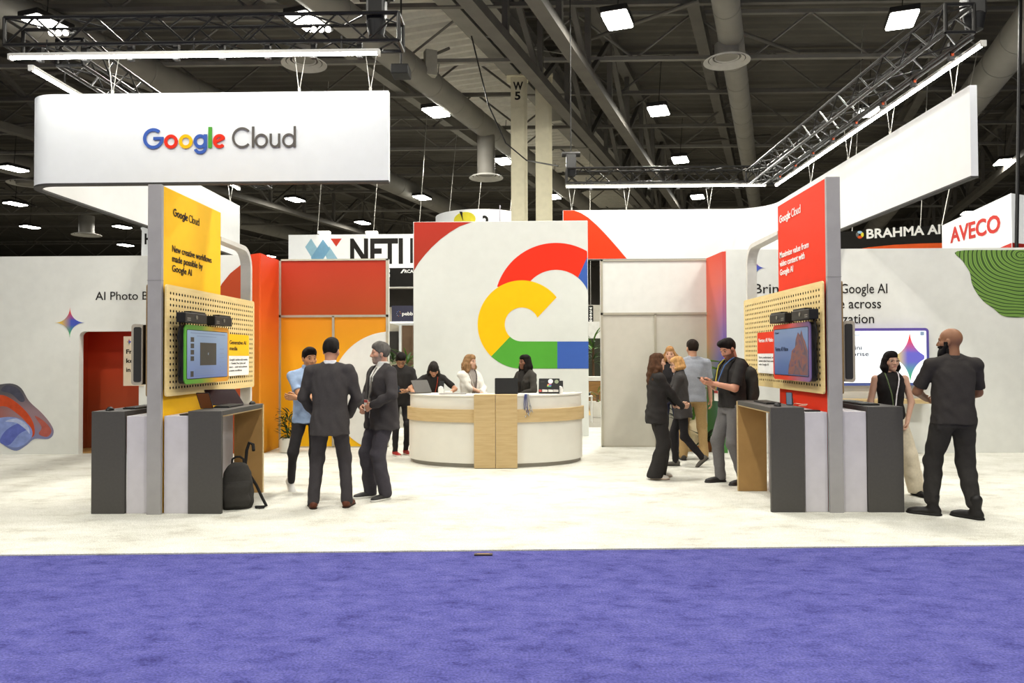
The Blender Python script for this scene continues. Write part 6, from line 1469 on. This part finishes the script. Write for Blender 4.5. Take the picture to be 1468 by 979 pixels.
# black banner with white capitals, right
Yq = 22.0; a, b = at(1195, 372, Yq), at(1420, 327, Yq); kk = Yq/F
t = thing('hanging_banner', ((a.x+b.x)/2, Yq, a.z), 'black hanging banner with white capitals and a four-petal emblem', 'banner')
def BP(x, y): q = at(x, y, Yq); return (q.x, q.z)
MB().prism([BP(1195, 372), BP(1420, 372), BP(1420, 318), BP(1195, 333)], (0, Yq, 0), EX, EZ, (0, .3, 0)).build('black_face', BBK, t)
MB().prism([BP(1205, 372), BP(1420, 372), BP(1420, 347), BP(1380, 347.5), BP(1320, 349), BP(1280, 351), BP(1245, 354.5), BP(1215, 360)], (0, Yq-.005, 0), EX, EZ, (0, .004, 0)).build('orange_sweep', mat('sweep_orange', 'd8551e', .7), t)
u = Vector((BP(1348, 334.5)[0]-BP(1242, 341.5)[0], 0, BP(1348, 334.5)[1]-BP(1242, 341.5)[1]))
q = BP(1242, 341.8); text('BRAHMA AI', (q[0], Yq-.008, q[1]), u, EZ, 13.5*kk, u.length, WINK, t, .028)
e = BP(1232.5, 336.5); r_ = 5.6*kk
for a0, cc in ((90, '9cc4e0'), (0, 'e0d23a'), (270, 'd8551e'), (180, '6a6a66')):
    ca, sa = math.cos(math.radians(a0)), math.sin(math.radians(a0)); cx, cz = e[0]+ca*r_*.62, e[1]+sa*r_*.62
    MB().prism([(cx+ca*r_*.36*math.cos(w_)-sa*r_*.62*math.sin(w_), cz+sa*r_*.36*math.cos(w_)+ca*r_*.62*math.sin(w_)) for w_ in np.linspace(0, 2*PI, 15)[:-1]], (0, Yq-.008, 0), EX, EZ, (0, .006, 0)).build('petal', mat('petal_'+cc, cc, .7), t)
wires(t, [(b.x-2, Yq+.1, b.z-.1), (b.x-4, Yq+.1, b.z-.1)])
# white box sign with red capitals, far right
t = None; Ya, Yb2 = 19.0, 15.2
p0, p1 = at(1350.5, 340, Ya), at(1450.5, 340, Yb2)
zb_, z0t, z1t = at(1351, 372, Ya).z, at(1351, 315.5, Ya).z, at(1450, 287, Yb2).z
zt = (z0t+z1t)/2
t = thing('hanging_banner', (p1.x, p1.y, zb_), 'white box sign with red capitals hung at the far right', 'banner')
u = Vector((p1.x-p0.x, p1.y-p0.y, 0)).normalized(); n_ = u.cross(EZ)
m = MB(); P2 = p1+Vector((3.2, 1.6, 0)); P3 = p0+Vector((3.2, 1.9, 0))
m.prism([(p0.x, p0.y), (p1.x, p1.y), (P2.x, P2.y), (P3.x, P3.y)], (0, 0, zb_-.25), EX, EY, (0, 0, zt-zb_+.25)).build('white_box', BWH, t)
m = MB(); RR = mat('box_red', 'b02a20', .7); m.add([Vector((p0.x, p0.y, zb_-.25))+n_*.01+u*1.6, Vector((p1.x, p1.y, zb_-.25))+n_*.01, Vector((p1.x, p1.y, at(1450, 348, Yb2).z))+n_*.01], [(0, 1, 2)]).build('red_hem', RR, t)
m = MB(); d2 = (P2-p1).normalized(); n2 = Vector((d2.y, -d2.x, 0)); zz = at(1450, 348, Yb2).z; m.add([Vector((p1.x, p1.y, zb_-.25))+n2*.01, Vector((P2.x, P2.y, zb_-.25))+n2*.01, Vector((P2.x, P2.y, zz))+n2*.01, Vector((p1.x, p1.y, zz))+n2*.01], [(0, 1, 2, 3)]).build('red_hem', RR, t)
def onface(x, y):
    """point of the slanted face seen at a pixel"""
    d = FWD+RGT*((x-734)/F)+UPV*((489.5-y)/F); w_ = Vector((p0.x, p0.y, 0))-CAM; return CAM+d*((w_.dot(n_))/(d.dot(n_)))
o, e = onface(1363, 348), onface(1435, 331)
uu = (e-o); text('AVECO', o+n_*.012, uu, EZ, (onface(1363, 348)-onface(1366, 326)).length*.98, uu.length, mat('red_caps', 'b5281e', .7), t, .03)
rod('corner_cable', p1+Vector((.02, -.02, -2)), (p1.x+.25, p1.y-.1, 10.5), .035, BLACK, t); rod('suspension_cable', (p0.x, p0.y, zt), (p0.x+1.0, p0.y, 9.5), .012, ALU, t)

# ---- what shows through the gap to the left of the backdrop wall
Yg = 24.0
a, b = at(561.5, 461, Yg), at(600, 438, Yg); kk = Yg/F
t = thing('fascia_sign', (a.x+1, Yg, a.z), 'dark navy fascia sign with a small round emblem, left of the backdrop wall', 'sign')
MB().box(a.x, a.x+3, Yg, Yg+1.5, a.z, b.z).build('fascia', mat('navy_fascia', '2f2f42', .6), t); MB().box(a.x-.05, a.x+3.05, Yg-.05, Yg+1.55, a.z-.06, a.z).build('light_edge', BWH, t)
def GP(x, y): q = at(x, y, Yg); return (q.x, q.z)
q = GP(576.5, 452); text('pebb', (q[0], Yg-.004, q[1]), EX, EZ, 5.2*kk, 15.5*kk, WINK, t, .02)
for xx in (a.x+.05, a.x+2.9): rod('post', (xx, Yg+1.3, .01), (xx, Yg+1.3, a.z), .04, BWH, t)
e = GP(571.5, 449.5)
for i in range(8):
    w_ = i*PI/4; cc = ('c86a3a', 'd8a040', '4a5aa8', '6a8ac8', '8a8ab0', 'b0b0c0', 'c86a3a', '4a5aa8')[i]
    MB().prism([(e[0]+2.8*kk*math.cos(w_)+.5*kk*math.cos(z_), e[1]+3.6*kk*math.sin(w_)+.5*kk*math.sin(z_)) for z_ in np.linspace(0, 2*PI, 7)[:-1]], (0, Yg-.005, 0), EX, EZ, (0, .004, 0)).build('emblem_dot', mat('dot_'+cc, cc, .6), t)
Yh = 26.5
def slab(name, x0, x1, y0, y1, m, lab, cat, dpt=.2, Y=Yh):
    p, r = at(x0, y1, Y), at(x1, y0, Y); o = MB(); o.box(p.x, r.x, Y, Y+dpt, max(0.01, p.z), r.z); t = o.build(name, m); return tag(t, lab, cat)
slab('pale_partition', 540, 578, 440, 640, mat('cream_wall', 'cfc8b4', .7), 'cream partition in the gap left of the backdrop wall', 'partition', Y=27.5)
slab('dark_display', 556.5, 571, 475, 515, mat('dark_glass', '3a3834', .3), 'dark display panel on the cream partition', 'display', .15, 27.35)
slab('brown_pillar', 576.5, 591, 464, 640, mat('pillar_brown', '6a5440', .7), 'brown pillar seen just left of the backdrop wall', 'pillar', .5, 27.0)
slab('white_post', 572, 576, 462, 640, mat('post_white', 'd6d2c6', .6), 'thin white post beside the brown pillar', 'post', .2, 27.0)
fr = leaf_mesh('palm_leaflet', LG2, 1, .10, .1, .5); fr2 = leaf_mesh('palm_leaflet_dark', LG1, 1, .12, .1, .6)
def palm(x, y, h_, lab, n=26, sc=1.0, mes=(fr, fr2), pot=True):
    t = thing('potted_palm', (x, y, .01), lab, 'plant')
    if pot: MB().lathe((x, y, .01), [(0, 0), (.18, 0), (.24, .4), (.21, .4), (.19, .34), (0, .34)], 20).build('pot', mat('pot_white', 'd8d6cc', .4), t, True)
    rod('trunk', (x, y, .05), (x, y, h_*.62), .04, mat('trunk_brown', '5a4632', .8), t)
    for q in range(n): a = rng.uniform(0, 2*PI); place_leaf(mes[q % len(mes)], (x, y, h_*rng.uniform(.45, .72)), a, rng.uniform(.0, 1.25), rng.uniform(.5, 1.0)*sc, t, name='frond')
p_ = at(564, 600, 22); palm(p_.x, 22, 2.2, 'leafy palm left of the brown pillar in the gap left of the backdrop', 30)
p_ = at(584, 600, 21); palm(p_.x, 21, 2.2, 'leafy palm in front of the brown pillar in the gap left of the backdrop', 34)
# ---- and through the gap to the right of it
slab('hall_partition', 838, 866, 437, 640, mat('pale_wall', 'bdb9ac', .7), 'pale wall high up in the gap right of the backdrop wall', 'partition', .2, 34)
t = slab('aisle_sign', 843.5, 850.5, 438, 462, BBK, 'narrow black aisle sign with white characters right of the backdrop wall', 'sign', .1, 30); q = at(847, 438, 30); rod('suspension_cable', (q.x, 30.05, q.z), (q.x, 30.05, 11.45), .012, ALU, t)
for i, ch in enumerate('W2600'):
    q = at(845.2, 443.6+4.4*i, 29.98); text(ch, (q.x, 29.985, q.z), EX, EZ, 3.4*30/F, 3.6*30/F, WINK, t, .03)
slab('white_cabinet_block', 840, 859.5, 461, 640, mat('block_white', 'd2d2cc', .6), 'white block under the black aisle sign', 'panel', .4, 29)
slab('wood_counter', 838, 864, 546, 596, wood('counter_wood', '7a5a34', '94703f'), 'brown wooden counter front in the gap right of the backdrop wall', 'counter', .6, 22)
slab('pale_worktop', 838, 866, 540, 546, mat('block_white', 'd2d2cc', .6), 'pale worktop on the brown wooden counter', 'worktop', .6, 21.98)
slab('dark_backwall', 836, 866, 485, 640, mat('dark_green_wall', '2e3024', .8), 'dark wall behind the palm in the gap right of the backdrop', 'partition', .2, 26)
p_ = at(851, 600, 23.5); palm(p_.x, 23.5, 3.0, 'tall palm above the brown counter right of the backdrop wall', 30, 1.1, pot=False)
p_ = at(857, 595, 19.5); palm(p_.x, 19.5, .95, 'small potted palm in front of the brown counter', 16, .45)
p_ = at(847, 600, 18); t = thing('white_stool', (p_.x, 18, .01), 'thin white framed stool just right of the backdrop wall', 'stool')
for dx in (-.02, .22):
    for dy in (-.12, .12): rod('leg', (p_.x+dx-.2, 18+dy, .01), (p_.x+dx-.2, 18+dy, .62), .014, WHITE, t)
rbox(p_.x-.24, p_.x+.04, 17.86, 18.14, .62, .65, .01).build('seat', WHITE, t); rbox(p_.x-.2, p_.x+.0, 17.9, 18.1, .651, .72, .03).build('cushion', BLACK, t)
slab('rug_strip', 836, 868, 596, 606, mat('rug_tan', 'a88a52', .9, var=.3, scale=8), 'tan rug edge below the brown counter', 'rug', 3, 20)
